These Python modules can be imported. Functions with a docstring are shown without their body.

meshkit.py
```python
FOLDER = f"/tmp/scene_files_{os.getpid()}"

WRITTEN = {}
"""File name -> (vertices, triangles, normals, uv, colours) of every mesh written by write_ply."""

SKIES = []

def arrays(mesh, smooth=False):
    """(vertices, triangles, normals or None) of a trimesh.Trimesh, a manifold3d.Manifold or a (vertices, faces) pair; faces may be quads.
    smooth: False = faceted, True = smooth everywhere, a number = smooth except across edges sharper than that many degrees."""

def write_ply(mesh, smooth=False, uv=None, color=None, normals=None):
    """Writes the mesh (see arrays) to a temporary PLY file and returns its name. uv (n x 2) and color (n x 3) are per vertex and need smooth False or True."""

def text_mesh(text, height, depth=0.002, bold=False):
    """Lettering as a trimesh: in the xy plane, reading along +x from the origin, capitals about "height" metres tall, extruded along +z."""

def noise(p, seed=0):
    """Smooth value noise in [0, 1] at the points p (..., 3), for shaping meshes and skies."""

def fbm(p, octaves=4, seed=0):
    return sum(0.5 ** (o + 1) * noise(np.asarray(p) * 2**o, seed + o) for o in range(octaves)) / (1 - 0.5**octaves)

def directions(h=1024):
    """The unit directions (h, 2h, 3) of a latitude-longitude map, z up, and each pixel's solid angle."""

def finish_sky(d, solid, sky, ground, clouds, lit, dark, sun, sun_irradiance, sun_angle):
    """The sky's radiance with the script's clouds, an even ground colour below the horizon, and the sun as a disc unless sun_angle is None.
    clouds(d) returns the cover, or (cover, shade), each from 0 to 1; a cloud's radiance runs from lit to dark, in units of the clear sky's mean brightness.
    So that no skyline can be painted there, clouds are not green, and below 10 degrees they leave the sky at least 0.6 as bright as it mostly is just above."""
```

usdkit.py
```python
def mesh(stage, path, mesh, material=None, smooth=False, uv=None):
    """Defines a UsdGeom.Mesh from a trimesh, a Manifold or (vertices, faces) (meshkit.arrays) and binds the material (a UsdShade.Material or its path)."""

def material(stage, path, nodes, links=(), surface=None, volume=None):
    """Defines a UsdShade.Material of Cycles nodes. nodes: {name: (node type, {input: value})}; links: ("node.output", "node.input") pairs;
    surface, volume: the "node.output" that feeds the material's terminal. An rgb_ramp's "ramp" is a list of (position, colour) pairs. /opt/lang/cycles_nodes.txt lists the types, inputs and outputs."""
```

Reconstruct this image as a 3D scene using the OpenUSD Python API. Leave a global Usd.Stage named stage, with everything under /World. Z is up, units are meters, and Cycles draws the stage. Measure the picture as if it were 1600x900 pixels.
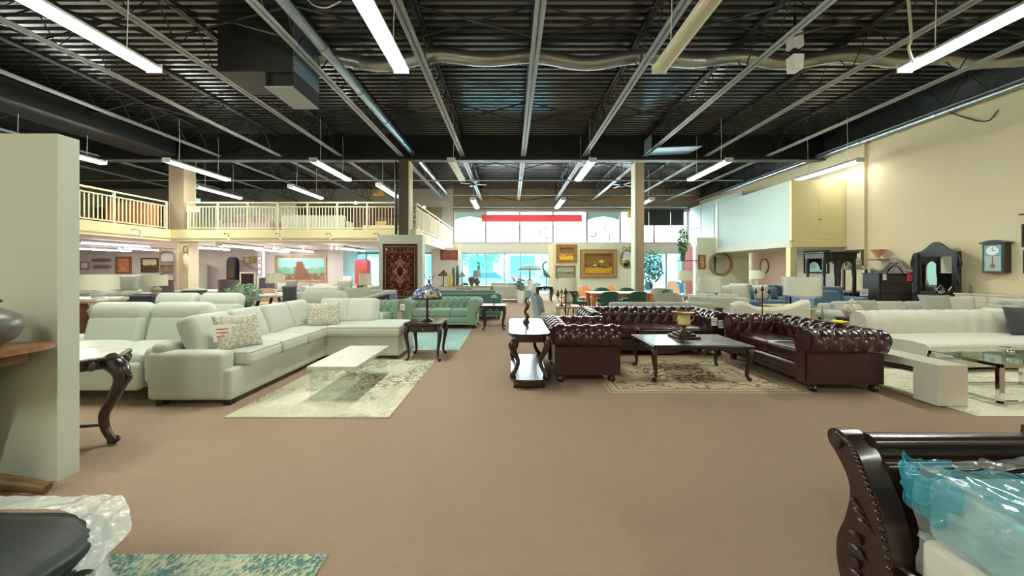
import math, random, numpy as np, trimesh, usdkit, meshkit
from pxr import Usd, UsdGeom, UsdLux, UsdShade, Gf, Sdf, Vt
from shapely.geometry import Polygon
random.seed(7); RNG = np.random.default_rng(7); PI = math.pi
stage = Usd.Stage.CreateInMemory()
UsdGeom.SetStageUpAxis(stage, 'Z'); UsdGeom.SetStageMetersPerUnit(stage, 1.0)
W0 = UsdGeom.Xform.Define(stage, '/World')

# ---------------------------------------------------------------- camera, sky, exposure
F, CX, CY, EYE = 560.0, 798.0, 420.0, 1.5          # focal length and vanishing point in pixels of the 1600 x 900 frame
cam = UsdGeom.Camera.Define(stage, '/World/camera')
cam.CreateHorizontalApertureAttr(36.0); cam.CreateVerticalApertureAttr(36.0 * 9 / 16)
cam.CreateFocalLengthAttr(36.0 * F / 1600)
cam.CreateHorizontalApertureOffsetAttr((800 - CX) / 1600 * 36); cam.CreateVerticalApertureOffsetAttr((CY - 450) / 1600 * 36)
cam.CreateClippingRangeAttr(Gf.Vec2f(0.05, 400)); cam.AddTranslateOp().Set((0, 0, EYE)); cam.AddRotateXOp().Set(90)
cam.CreateExposureAttr(1.16)
TUBE_POWER = 42.0                                   # radiance of a lit fluorescent lens
sky = UsdLux.DomeLight.Define(stage, '/World/sky'); sky.CreateIntensityAttr(4.2); sky.CreateColorAttr(Gf.Vec3f(0.86, 0.95, 1.0))

def at(px, py, Y): return np.array([(px - CX) / F * Y, Y, EYE - (py - CY) / F * Y])
def fl(px, py):
    Y = F * EYE / (py - CY); return np.array([(px - CX) / F * Y, Y, 0.0])
def xx(px, Y): return (px - CX) / F * Y
def zz(py, Y): return EYE - (py - CY) / F * Y

# ---------------------------------------------------------------- materials
def lin(c):
    c = np.asarray(c, float) / 255; return tuple(np.where(c < 0.04045, c / 12.92, ((c + 0.055) / 1.055) ** 2.4))
M = {}
def mat(name, c, rough=0.5, metal=0.0, c2=None, scale=6, stretch=(1, 1, 1), bump=0, bscale=150, coat=0, sheen=0, spec=0.5, detail=3, lo=.35, hi=.65, alpha=None, trans=0, translucent=0):
    n = {'p': ('principled_bsdf', dict(base_color=lin(c), roughness=rough, metallic=metal, coat_weight=coat, coat_roughness=.15, sheen_weight=sheen, specular_ior_level=spec, transmission_weight=trans))}
    l = []
    if c2 is not None or bump:
        n['t'] = ('texture_coordinate', {}); n['m'] = ('mapping', dict(scale=stretch)); l.append(('t.object', 'm.vector'))
    if c2 is not None:
        n['n'] = ('noise_texture', dict(scale=scale, detail=detail)); n['r'] = ('rgb_ramp', {'ramp': [(lo, lin(c)), (hi, lin(c2))]})
        l += [('m.vector', 'n.vector'), ('n.fac', 'r.fac'), ('r.color', 'p.base_color')]
    if bump:
        n['bn'] = ('noise_texture', dict(scale=bscale, detail=3)); n['b'] = ('bump', dict(strength=bump, distance=.01))
        l += [('m.vector', 'bn.vector'), ('bn.fac', 'b.height'), ('b.normal', 'p.normal')]
    out = 'p.BSDF'
    if alpha is not None:
        n['tr'] = ('transparent_bsdf', {}); n['mx'] = ('mix_closure', dict(fac=alpha)); l += [('tr.BSDF', 'mx.closure1'), ('p.BSDF', 'mx.closure2')]; out = 'mx.closure'
    if translucent:
        n['tl'] = ('translucent_bsdf', dict(color=lin(c))); n['mx'] = ('mix_closure', dict(fac=translucent)); l += [('p.BSDF', 'mx.closure1'), ('tl.BSDF', 'mx.closure2')]; out = 'mx.closure'
    M[name] = usdkit.material(stage, '/World/Looks/' + name, n, l, surface=out); return M[name]
def emit(name, c, s):
    M[name] = usdkit.material(stage, '/World/Looks/' + name, {'e': ('emission', dict(color=lin(c), strength=s))}, [], surface='e.emission')
def pane(name, tint=(245, 250, 250), rough=0.0, extra=0.0):
    M[name] = usdkit.material(stage, '/World/Looks/' + name, {'t': ('transparent_bsdf', dict(color=lin(tint))), 'g': ('glossy_bsdf', dict(color=(.9, .95, .95), roughness=rough)), 'f': ('layer_weight', dict(blend=.5)), 'w': ('math', dict(math_type='power', value2=5.0)), 'a': ('math', dict(math_type='multiply_add', value2=.9, value3=.035 + extra)), 'm': ('mix_closure', {})},
        [('f.facing', 'w.value1'), ('w.value', 'a.value1'), ('a.value', 'm.fac'), ('t.BSDF', 'm.closure1'), ('g.BSDF', 'm.closure2')], surface='m.closure')
def vcol(name, rough=.8, spec=.2, bump=0, bscale=300):
    n = {'a': ('attribute', dict(attribute='col')), 'p': ('principled_bsdf', dict(roughness=rough, specular_ior_level=spec))}; l = [('a.color', 'p.base_color')]
    if bump:
        n['t'] = ('texture_coordinate', {}); n['bn'] = ('noise_texture', dict(scale=bscale, detail=2)); n['b'] = ('bump', dict(strength=bump, distance=.01))
        l += [('t.object', 'bn.vector'), ('bn.fac', 'b.height'), ('b.normal', 'p.normal')]
    M[name] = usdkit.material(stage, '/World/Looks/' + name, n, l, surface='p.BSDF')

# setting
mat('carpet', (165, 142, 122), .95, c2=(156, 133, 113), scale=110, detail=6, bump=.5, bscale=200, spec=.1)
mat('wall_cream', (222, 211, 178), .85, spec=.2)
mat('wall_pale', (198, 202, 188), .8, spec=.25)
mat('wall_grey', (205, 200, 190), .85, spec=.2)
mat('wall_sage', (220, 224, 200), .85, spec=.2)
mat('wall_pink', (226, 202, 188), .85, spec=.2)
mat('wall_yellow', (236, 226, 172), .8, spec=.25)
mat('fascia', (222, 210, 168), .7, spec=.3)
mat('panel_blue', (176, 196, 192), .6, spec=.4)
mat('ceil_white', (226, 222, 216), .85)
mat('burgundy', (150, 92, 88), .8)
mat('deck', (46, 49, 51), .2, spec=1.0)
mat('steel_black', (24, 26, 26), .45)
mat('chord', (150, 156, 156), .42, spec=.5)
mat('beam_grey', (96, 98, 96), .5)
mat('column_tan', (150, 132, 110), .8)
mat('column_dark', (92, 82, 72), .8)
mat('galv', (170, 182, 188), .28, metal=.85, c2=(150, 160, 168), scale=5)
mat('flex', (168, 170, 168), .3, metal=.85)
mat('duct_dark', (44, 46, 44), .5)
mat('duct_sheet', (120, 140, 150), .4, metal=.5)
mat('white_metal', (236, 236, 232), .4)
mat('lens_off', (226, 222, 190), .4)
mat('frame_grey', (160, 158, 152), .5)
mat('asphalt', (190, 192, 194), .9)
emit('tube', (250, 255, 240), TUBE_POWER); emit('tube_cool', (246, 244, 255), 15.0); emit('tube_small', (252, 252, 250), 9.0)
emit('bulb', (255, 206, 150), 14.0); emit('exit_green', (90, 225, 170), 1.5); emit('track_lamp', (255, 244, 225), 22.0)
pane('pane', (250, 253, 253)); pane('pane_tinted', (152, 190, 197)); pane('glass', (246, 251, 249), extra=.01)
vcol('print', .85); vcol('weave', .95, .1, bump=.4); vcol('paint_art', .45, .4)
# furniture
mat('rail_cream', (214, 202, 166), .55)
mat('leather_white', (204, 207, 196), .42, bump=.15, bscale=60)
mat('fabric_light', (194, 196, 186), .95, sheen=.2, bump=.3, bscale=350, spec=.15)
mat('fabric_grey', (172, 172, 160), .95, sheen=.2, bump=.3, bscale=350, spec=.15)
mat('fabric_white', (204, 201, 190), .9, sheen=.2, bump=.2, bscale=300, spec=.2)
mat('fabric_dark', (58, 62, 64), .9, sheen=.2)
mat('fabric_blue', (92, 122, 146), .85, sheen=.4, bump=.2, bscale=300, spec=.2)
mat('fabric_navy', (38, 46, 66), .85, sheen=.3)
mat('fabric_sky', (60, 160, 224), .6, sheen=.2)
mat('velvet_green', (16, 76, 50), .7, sheen=.4)
mat('velvet_sea', (124, 150, 130), .6, sheen=.5, spec=.3)
mat('velvet_teal', (84, 120, 106), .6, sheen=.4, spec=.3)
mat('fabric_plum', (112, 100, 108), .9, sheen=.3)
mat('fabric_orange', (232, 160, 110), .8, sheen=.3)
mat('fabric_peach', (232, 200, 170), .85, sheen=.3)
mat('leather_brown', (58, 25, 25), .27, c2=(48, 20, 20), scale=7, coat=.4, bump=.12, bscale=45)
mat('leather_black', (24, 32, 29), .42, c2=(30, 38, 35), scale=4, bump=.08, bscale=70, spec=.25)
mat('button_brown', (40, 17, 17), .35); mat('button_green', (52, 84, 68), .6); mat('chair_slate', (132, 146, 150), .85, sheen=.3)
mat('wood_dark', (52, 30, 24), .28, c2=(36, 20, 16), scale=4, stretch=(1, 6, 6), coat=.4)
mat('wood_espresso', (38, 28, 26), .4, c2=(26, 20, 18), scale=4, stretch=(1, 6, 6), coat=.2)
mat('wood_black', (24, 22, 22), .4, coat=.15)
mat('wood_mid', (160, 112, 72), .4, c2=(132, 88, 54), scale=3, stretch=(1, 8, 8), coat=.2)
mat('wood_orange', (212, 144, 82), .45, c2=(186, 116, 58), scale=3, stretch=(8, 8, 1))
mat('wood_pale', (206, 186, 142), .5, c2=(190, 168, 122), scale=3, stretch=(1, 8, 8))
mat('wood_brown', (108, 80, 58), .5, c2=(92, 66, 46), scale=2.5, stretch=(1, 1, 5))
mat('wood_mauve', (150, 138, 136), .5)
mat('wood_gold', (112, 84, 48), .45, c2=(80, 58, 32), scale=9)
mat('gilt', (176, 132, 72), .42, metal=.35, c2=(132, 92, 48), scale=14)
mat('gilt_pale', (184, 160, 118), .5, metal=.2, c2=(150, 126, 90), scale=14)
mat('bronze', (70, 52, 36), .4, metal=.4)
mat('bronze_green', (90, 120, 120), .5)
mat('marble_dark', (34, 31, 28), .34, c2=(120, 112, 100), scale=9, detail=8, lo=.46, hi=.72, coat=.15)
mat('marble_white', (226, 222, 212), .16, c2=(196, 192, 184), scale=5, detail=8, coat=.4)
mat('gloss_white', (212, 208, 196), .22, coat=.4)
mat('gloss_cream', (222, 214, 192), .35, coat=.2)
mat('table_white', (204, 202, 190), .4, c2=(192, 190, 178), scale=12)
mat('chrome', (225, 228, 228), .08, metal=1.0)
mat('shade', (240, 236, 218), .85, translucent=.3)
mat('shade_grey', (196, 196, 184), .85, translucent=.3)
mat('ceramic', (214, 208, 190), .3, c2=(160, 150, 130), scale=30)
mat('ceramic_grey', (112, 108, 96), .35, c2=(88, 84, 74), scale=10)
mat('ceramic_white', (238, 240, 242), .25)
mat('ceramic_yellow', (226, 214, 150), .4, c2=(206, 190, 120), scale=10)
mat('leaf', (52, 104, 54), .5, c2=(80, 140, 80), scale=9, translucent=.25)
mat('leaf_blue', (84, 116, 112), .5, c2=(120, 156, 150), scale=9, translucent=.3)
mat('leaf_grey', (132, 164, 140), .5, c2=(176, 196, 178), scale=9, translucent=.25)
mat('leaf_out', (120, 168, 130), .7, c2=(180, 214, 186), scale=1.5, translucent=.3)
mat('trunk', (86, 68, 52), .8)
mat('paper', (244, 242, 236), .8); mat('paper_yellow', (244, 226, 30), .6); mat('paper_red', (220, 40, 70), .6); mat('ink', (70, 66, 66), .8); mat('ink_red', (190, 60, 50), .8)
mat('mirror', (205, 205, 190), .02, metal=1.0)
mat('sign_red', (214, 74, 84), .6); mat('banner_red', (226, 96, 104), .6, translucent=.2); mat('sign_pink', (216, 150, 160), .6); mat('sign_aqua', (170, 220, 214), .6)
mat('mattress_blue', (84, 152, 168), .4, c2=(132, 184, 188), scale=4)
mat('mattress_cream', (222, 218, 204), .6)
mat('plastic', (206, 214, 212), .1, alpha=.25, bump=1.0, bscale=12, coat=.8)
mat('plastic_blue', (44, 170, 196), .07, alpha=.48, bump=1.0, bscale=11, coat=.9)
mat('plastic_white', (226, 232, 228), .15, alpha=.6, bump=.8, bscale=18, coat=.5)
mat('rubber', (26, 26, 26), .7); mat('car_white', (236, 240, 242), .3, coat=.5); mat('car_red', (196, 120, 120), .3, coat=.5); mat('car_glass', (120, 160, 170), .1)
mat('stone_grey', (150, 148, 140), .8, c2=(120, 118, 112), scale=12)
mat('rope', (200, 196, 180), .8)
M['lamp_blue'] = usdkit.material(stage, '/World/Looks/lamp_blue', {'t': ('texture_coordinate', {}), 'v': ('voronoi_texture', dict(scale=26)), 's': ('separate_color', {}), 'r': ('rgb_ramp', {'ramp': [(0, lin((70, 88, 170))), (.4, lin((96, 110, 190))), (.55, lin((206, 206, 196))), (.75, lin((190, 176, 120))), (1, lin((60, 110, 120)))]}), 'p': ('principled_bsdf', dict(roughness=.2)), 'tl': ('translucent_bsdf', {}), 'm': ('mix_closure', dict(fac=.35))}, [('t.object', 'v.vector'), ('v.color', 's.color'), ('s.r', 'r.fac'), ('r.color', 'p.base_color'), ('r.color', 'tl.color'), ('p.BSDF', 'm.closure1'), ('tl.BSDF', 'm.closure2')], surface='m.closure')
mat('lamp_tan', (140, 126, 100), .35, c2=(92, 82, 66), scale=18, translucent=.3)
mat('lamp_amber', (226, 206, 110), .3, c2=(200, 176, 90), scale=14, translucent=.4)

# ---------------------------------------------------------------- naming and tagging
COUNT = {}
def path(name, parent='/World'):
    k = (str(parent), name); n = COUNT.get(k, 0); COUNT[k] = n + 1
    return f'{parent}/{name}' + (f'_{n:03d}' if n else '')
def tag(p, label=None, cat=None, group=None, kind=None):
    for k, v in (('label', label), ('category', cat), ('group', group), ('kind', kind)):
        if v: p.SetCustomDataByKey(k, v)
    return p
PARTS = {}
def thing(name, label, cat, loc=(0, 0, 0), rz=0, group=None, kind=None):
    x = UsdGeom.Xform.Define(stage, path(name)); x.AddTranslateOp().Set(Gf.Vec3d(*map(float, loc))); x.AddRotateZOp().Set(float(rz))
    return tag(x.GetPrim(), label, cat, group, kind)
def part(parent, name, mesh, m, label=None, smooth=35, kind=None):
    o = usdkit.mesh(stage, path(name, parent.GetPath()), mesh, M[m], smooth=smooth); return tag(o.GetPrim(), label, kind=kind)
def top(name, mesh, m, label, cat, group=None, kind=None, smooth=35):
    o = usdkit.mesh(stage, path(name), mesh, M[m], smooth=smooth); return tag(o.GetPrim(), label, cat, group, kind)
def struct(name, mesh, m, smooth=35, parent=None):
    o = usdkit.mesh(stage, path(name, parent.GetPath() if parent else '/World'), mesh, M[m], smooth=smooth); return tag(o.GetPrim(), kind=None if parent else 'structure')
def sx(name):
    return tag(UsdGeom.Xform.Define(stage, path(name)).GetPrim(), kind='structure')
def dup(root, loc, rz=0, label=None, group=None):
    was = root.GetCustomData()
    base = root.GetName(); base = base[:-4] if base[-3:].isdigit() and base[-4] == '_' else base
    r = thing(base, label or was['label'], was['category'], loc, rz, group or was.get('group'))
    r.GetReferences().AddInternalReference(root.GetPath()); r.SetInstanceable(True); return r
def colmesh(parent, name, P, C, m, label=None, cat=None, kind=None):
    """a grid mesh P (nu,nv,3) whose vertices carry the colours C (nu,nv,3; 0-255 sRGB), with a back face so that it has thickness"""
    nu, nv = P.shape[:2]; f = gridfaces(nu, nv); v = P.reshape(-1, 3)
    o = usdkit.mesh(stage, path(name, parent.GetPath() if parent else '/World'), (v, f), M[m], smooth=False)
    c = np.asarray(C, float).reshape(-1, 3) / 255; c = np.where(c < .04045, c / 12.92, ((c + .055) / 1.055) ** 2.4)
    UsdGeom.PrimvarsAPI(o).CreatePrimvar('col', Sdf.ValueTypeNames.Color3fArray, 'vertex').Set(Vt.Vec3fArray.FromNumpy(c.astype(np.float32)))
    return tag(o.GetPrim(), label, cat, kind=kind)

# ---------------------------------------------------------------- shapes
def gridfaces(nu, nv, cu=False, cv=False):
    i, j = np.meshgrid(np.arange(nu if cu else nu - 1), np.arange(nv if cv else nv - 1), indexing='ij'); i2, j2 = (i + 1) % nu, (j + 1) % nv
    q = np.stack([i * nv + j, i2 * nv + j, i2 * nv + j2, i * nv + j2], -1).reshape(-1, 4)
    return np.vstack([q[:, [0, 1, 2]], q[:, [0, 2, 3]]])
def T(m, loc=(0, 0, 0), rz=0, rx=0, ry=0, s=None):
    m = m.copy()
    if s is not None: m.apply_scale(s)
    for a, ax in ((rx, (1, 0, 0)), (ry, (0, 1, 0)), (rz, (0, 0, 1))):
        if a: m.apply_transform(trimesh.transformations.rotation_matrix(math.radians(a), ax))
    m.apply_translation(loc); return m
def J(*ms):
    out = []
    for m in ms: out += list(m) if isinstance(m, (list, tuple)) else [m]
    return trimesh.util.concatenate(out)
def box(x0, x1, y0, y1, z0, z1, b=0.0):
    m = trimesh.creation.box((x1 - x0, y1 - y0, z1 - z0))
    if b:
        h = np.array([x1 - x0, y1 - y0, z1 - z0]) / 2; s = np.array(np.meshgrid([-1, 1], [-1, 1], [-1, 1])).reshape(3, -1).T
        v = np.vstack([s * (h - b * np.array(e)) for e in ((0, 1, 1), (1, 0, 1), (1, 1, 0))]); m = trimesh.convex.convex_hull(v)
    m.apply_translation(((x0 + x1) / 2, (y0 + y1) / 2, (z0 + z1) / 2)); return m
def cbox(c, s, b=0.0): return box(c[0] - s[0] / 2, c[0] + s[0] / 2, c[1] - s[1] / 2, c[1] + s[1] / 2, c[2] - s[2] / 2, c[2] + s[2] / 2, b)
def rbox(s, r, loc=(0, 0, 0), puff=0, n=5, rx=0, ry=0, rz=0, both=True, dents=()):
    """rounded, puffed box centred on loc: cushions"""
    h = np.array(s) / 2; r = min(r, h.min() * .999)
    ax = [np.concatenate([-a + r * np.array([0, .3, .65]), np.linspace(-a + r, a - r, n), a - r * np.array([.65, .3, 0])]) for a in h]
    V, Fc, k = [], [], 0
    for d in range(3):
        u, v = [(1, 2), (2, 0), (0, 1)][d]; U, Vv = np.meshgrid(ax[u], ax[v], indexing='ij')
        for sg in (-1, 1):
            p = np.zeros(U.shape + (3,)); p[..., u], p[..., v], p[..., d] = U, Vv, sg * h[d]
            f = gridfaces(*U.shape); Fc.append((f if sg > 0 else f[:, ::-1]) + k); V.append(p.reshape(-1, 3)); k += U.size
    v = np.vstack(V); q = np.clip(v, -(h - r), h - r); d = v - q; v = q + r * d / np.maximum(np.linalg.norm(d, axis=1, keepdims=True), 1e-9)
    if puff:
        g = (1 - (v[:, 0] / h[0]) ** 2).clip(0) ** .7 * (1 - (v[:, 1] / h[1]) ** 2).clip(0) ** .7
        v[:, 2] += puff * g * np.where(v[:, 2] > 0, 1, -1 if both else 0) * (np.abs(v[:, 2]) / h[2]).clip(0, 1)
    for (dx, dy, rad, dep) in dents:
        g = np.exp(-((v[:, 0] - dx) ** 2 + (v[:, 1] - dy) ** 2) / rad ** 2); v[:, 2] -= dep * g * (v[:, 2] > 0)
    m = trimesh.Trimesh(v, np.vstack(Fc), process=False); m.merge_vertices(digits_vertex=6); return T(m, loc, rz, rx, ry)
def spl(pts, n=24):
    p = np.asarray(pts, float); p = np.vstack([2 * p[0] - p[1], p, 2 * p[-1] - p[-2]]); out = []
    seg = len(p) - 3; t = np.linspace(0, seg, n)
    for x in t:
        i = min(int(x), seg - 1); u = x - i; a, b, c, d = p[i:i + 4]
        out.append(.5 * (2 * b + (c - a) * u + (2 * a - 5 * b + 4 * c - d) * u * u + (3 * b - a - 3 * c + d) * u ** 3))
    return np.array(out)
def tube(pts, r, sides=8, flat=1.0, up=(0, 0, 1)):
    p = np.asarray(pts, float); n = len(p); r = np.broadcast_to(r, (n,)); t = np.gradient(p, axis=0); t /= np.linalg.norm(t, axis=1, keepdims=True) + 1e-12
    a = np.cross(t[0], up); a = np.cross(t[0], (1, 0, .1)) if np.linalg.norm(a) < .1 else a; a /= np.linalg.norm(a); A = []
    for k in range(n):
        a = a - t[k] * (a @ t[k]); a /= np.linalg.norm(a) + 1e-12; A.append(a)
    A = np.array(A); B = np.cross(t, A); g = np.arange(sides) * 2 * PI / sides
    v = p[:, None] + r[:, None, None] * (np.cos(g)[None, :, None] * A[:, None] + flat * np.sin(g)[None, :, None] * B[:, None])
    f = gridfaces(n, sides, cv=True); v = v.reshape(-1, 3); k = len(v); v = np.vstack([v, p[0], p[-1]]); i = np.arange(sides); j = (i + 1) % sides
    f = np.vstack([f, np.stack([np.full(sides, k), i, j], 1)[:, ::-1], np.stack([np.full(sides, k + 1), (n - 1) * sides + i, (n - 1) * sides + j], 1)])
    m = trimesh.Trimesh(v, f, process=False)
    if m.volume < 0: m.invert()
    return m
def bar(a, b, r, sides=6): return tube([a, b], r, sides)
def lathe(prof, seg=20, loc=(0, 0, 0)):
    """prof: (radius, height) pairs from bottom to top, closed to the axis"""
    p = [(0, prof[0][1])] + list(prof) + [(0, prof[-1][1])]; p = np.array(p, float); g = np.arange(seg) * 2 * PI / seg
    v = np.stack([p[:, 0, None] * np.cos(g), p[:, 0, None] * np.sin(g), np.broadcast_to(p[:, 1, None], (len(p), seg))], -1).reshape(-1, 3)
    m = trimesh.Trimesh(v, gridfaces(len(p), seg, cv=True)[:, ::-1], process=False); m.merge_vertices(digits_vertex=6); m.update_faces(m.nondegenerate_faces())
    if m.volume < 0: m.invert()
    return T(m, loc)
def shell(prof, seg=24, th=.006, loc=(0, 0, 0)):
    """open surface of revolution with thickness (lamp shades)"""
    p = np.array(prof, float); q = np.vstack([p, (p - [th, 0])[::-1]]); g = np.arange(seg) * 2 * PI / seg
    v = np.stack([q[:, 0, None] * np.cos(g), q[:, 0, None] * np.sin(g), np.broadcast_to(q[:, 1, None], (len(q), seg))], -1).reshape(-1, 3)
    m = trimesh.Trimesh(v, gridfaces(len(q), seg, cu=True, cv=True), process=False)
    if m.volume < 0: m.invert()
    return T(m, loc)
def prism(poly, y0, y1, holes=None):
    """polygon in x,z extruded along y"""
    m = trimesh.creation.extrude_polygon(Polygon(poly, holes), y1 - y0, engine='earcut'); m.apply_transform(trimesh.transformations.rotation_matrix(PI / 2, (1, 0, 0))); m.apply_translation((0, y1, 0)); return m
def plan(poly, z0, z1):
    """polygon in x,y extruded upwards"""
    m = trimesh.creation.extrude_polygon(Polygon(poly), z1 - z0, engine='earcut'); m.apply_translation((0, 0, z0)); return m
def ball(c, r, s=(1, 1, 1), n=2): m = trimesh.creation.icosphere(n, r); m.apply_scale(s); m.apply_translation(c); return m
def cushion(w, h, t, loc=(0, 0, 0), rx=0, ry=0, rz=0, n=11):
    """throw pillow: lies in x,z (faces -y), before turning"""
    u = np.linspace(-1, 1, n); U, V = np.meshgrid(u, u, indexing='ij'); th = t / 2 * ((1 - U ** 4) * (1 - V ** 4)) ** .55 + .004
    k = 1 - .07 * (1 - np.abs(U)) * V ** 2 * 0; px = U * w / 2 * (1 - .06 * (1 - V ** 2)); pz = V * h / 2 * (1 - .06 * (1 - U ** 2))
    a = np.stack([px, -th, pz], -1).reshape(-1, 3); b = np.stack([px, th, pz], -1).reshape(-1, 3); f = gridfaces(n, n)
    m = trimesh.Trimesh(np.vstack([a, b]), np.vstack([f, f[:, ::-1] + len(a)]), process=False)
    e = [i * n for i in range(n)] + [(n - 1) * n + j for j in range(1, n)] + [i * n + n - 1 for i in range(n - 2, -1, -1)] + [j for j in range(n - 2, 0, -1)]
    s = []
    for i in range(len(e)):
        p, q = e[i], e[(i + 1) % len(e)]; s += [[p, q, q + n * n], [p, q + n * n, p + n * n]]
    m = trimesh.Trimesh(m.vertices, np.vstack([m.faces, s]), process=False); m.fix_normals(); return T(m, loc, rz, rx, ry)
def leaves(centers, size, rng, n=2):
    """bunch of pointed leaves: two triangles each, folded, around the centres"""
    c = np.asarray(centers); k = len(c); d = rng.normal(size=(k, 3)); d /= np.linalg.norm(d, axis=1, keepdims=True); e = np.cross(d, rng.normal(size=(k, 3))); e /= np.linalg.norm(e, axis=1, keepdims=True); L = size * rng.uniform(.6, 1.3, (k, 1)); nrm = np.cross(d, e)
    v = np.stack([c - d * L / 2, c + e * L * .25 + nrm * L * .08, c + d * L / 2, c - e * L * .25 + nrm * L * .08], 1).reshape(-1, 3); i = np.arange(k)[:, None] * 4
    return trimesh.Trimesh(v, np.vstack([i + [0, 1, 2], i + [0, 2, 3]]), process=False)
def cabriole(x, y, z1, out=(1, -1), r=.032, bulge=.05, foot=.025):
    """curved leg from under the top at z1 to the floor, its knee outwards along out"""
    o = np.array([out[0], out[1], 0.0]); o /= np.linalg.norm(o); b = np.array([x, y, 0.0])
    pts = spl([b + [0, 0, z1], b + o * bulge + [0, 0, z1 * .82], b + o * bulge * .55 + [0, 0, z1 * .55], b - o * bulge * .2 + [0, 0, z1 * .25], b + o * foot * .2 + [0, 0, z1 * .08], b + o * foot * 1.8 + [0, 0, .022]], 18)
    rr = np.interp(np.linspace(0, 1, 18), [0, .18, .5, .8, .92, 1], [r * 1.35, r * 1.45, r * .9, r * .62, r * .75, r * 1.0]); return tube(pts, rr, 8)
# ================================================================ the setting
YC, YF, XR, XL, YB = 13.3, 22.0, 11.6, -25.0, -5.0
DECK, JB = 6.42, 5.66                                  # underside of the deck, underside of the joists
struct('floor', box(XL, XR + .2, YB, YF + .2, -.2, 0), 'carpet')
struct('wall_right', box(XR, XR + .2, YB, YF, 0, 5.66), 'wall_cream'); struct('wall_right_top', box(XR, XR + .2, YB, YF, 5.66, 6.8), 'deck')
struct('wall_left', box(XL - .2, XL, YB, YF, 0, 6.8), 'wall_cream')
struct('wall_back', box(XL - .2, XR + .2, YB - .2, YB, 0, 6.8), 'wall_cream')
struct('trim_1', box(11.5, XR, 11.66, 12.28, 0, 5.6), 'wall_cream')       # pilaster on the right wall
# fluted steel deck, ribs running across the room
def deck():
    ys = []
    y = YB
    while y < YF + .1: ys += [(y, 0), (y + .08, 0), (y + .105, .075), (y + .175, .075)]; y += .2
    p = np.array(ys); x = np.array([XL, XR + .2]); n = len(p)
    low = np.stack([np.repeat(x, n), np.tile(p[:, 0], 2), np.tile(DECK + p[:, 1], 2)], 1); up = low.copy(); up[:, 2] = DECK + .12
    f = gridfaces(2, n); return trimesh.Trimesh(np.vstack([low, up]), np.vstack([f, f[:, ::-1] + len(low)]), process=False)
struct('ceiling', deck(), 'deck', smooth=False)
# far wall with its clerestory and shop windows, all at YF
def fx(px): return xx(px, YF)
def fz(py): return zz(py, YF)
wf = sx('wall_front')
for n, b in (('wall_panel', box(XL, fx(708), YF, YF + .2, 2.45, 6.8)), ('wall_panel', box(fx(708), XR + .2, YF, YF + .2, fz(330), 6.8)),
             ('wall_panel', box(XL, fx(535), YF, YF + .2, 0, 2.45)), ('wall_panel', box(fx(676), fx(716), YF, YF + .2, 0, 2.45)), ('wall_panel', box(fx(708), fx(862), YF, YF + .2, fz(395), fz(380))),
             ('wall_panel', box(fx(1004), fx(1080), YF, YF + .2, fz(395), fz(380))), ('wall_panel', box(fx(1066), XR + .2, YF, YF + .2, 0, fz(395))), ('wall_panel', box(fx(1076), XR + .2, YF, YF + .2, fz(380), fz(330)))):
    struct(n, b, 'column_tan' if b.bounds[0][2] > 5 else 'wall_grey', parent=wf)
struct('wall_panel', box(fx(862), fx(1004), YF - .15, YF + .2, 0, fz(380)), 'wall_sage', parent=wf)
struct('door_jamb', box(fx(856), fx(864), YF - .3, YF + .05, 0, fz(382)), 'wall_cream', parent=wf)
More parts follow.
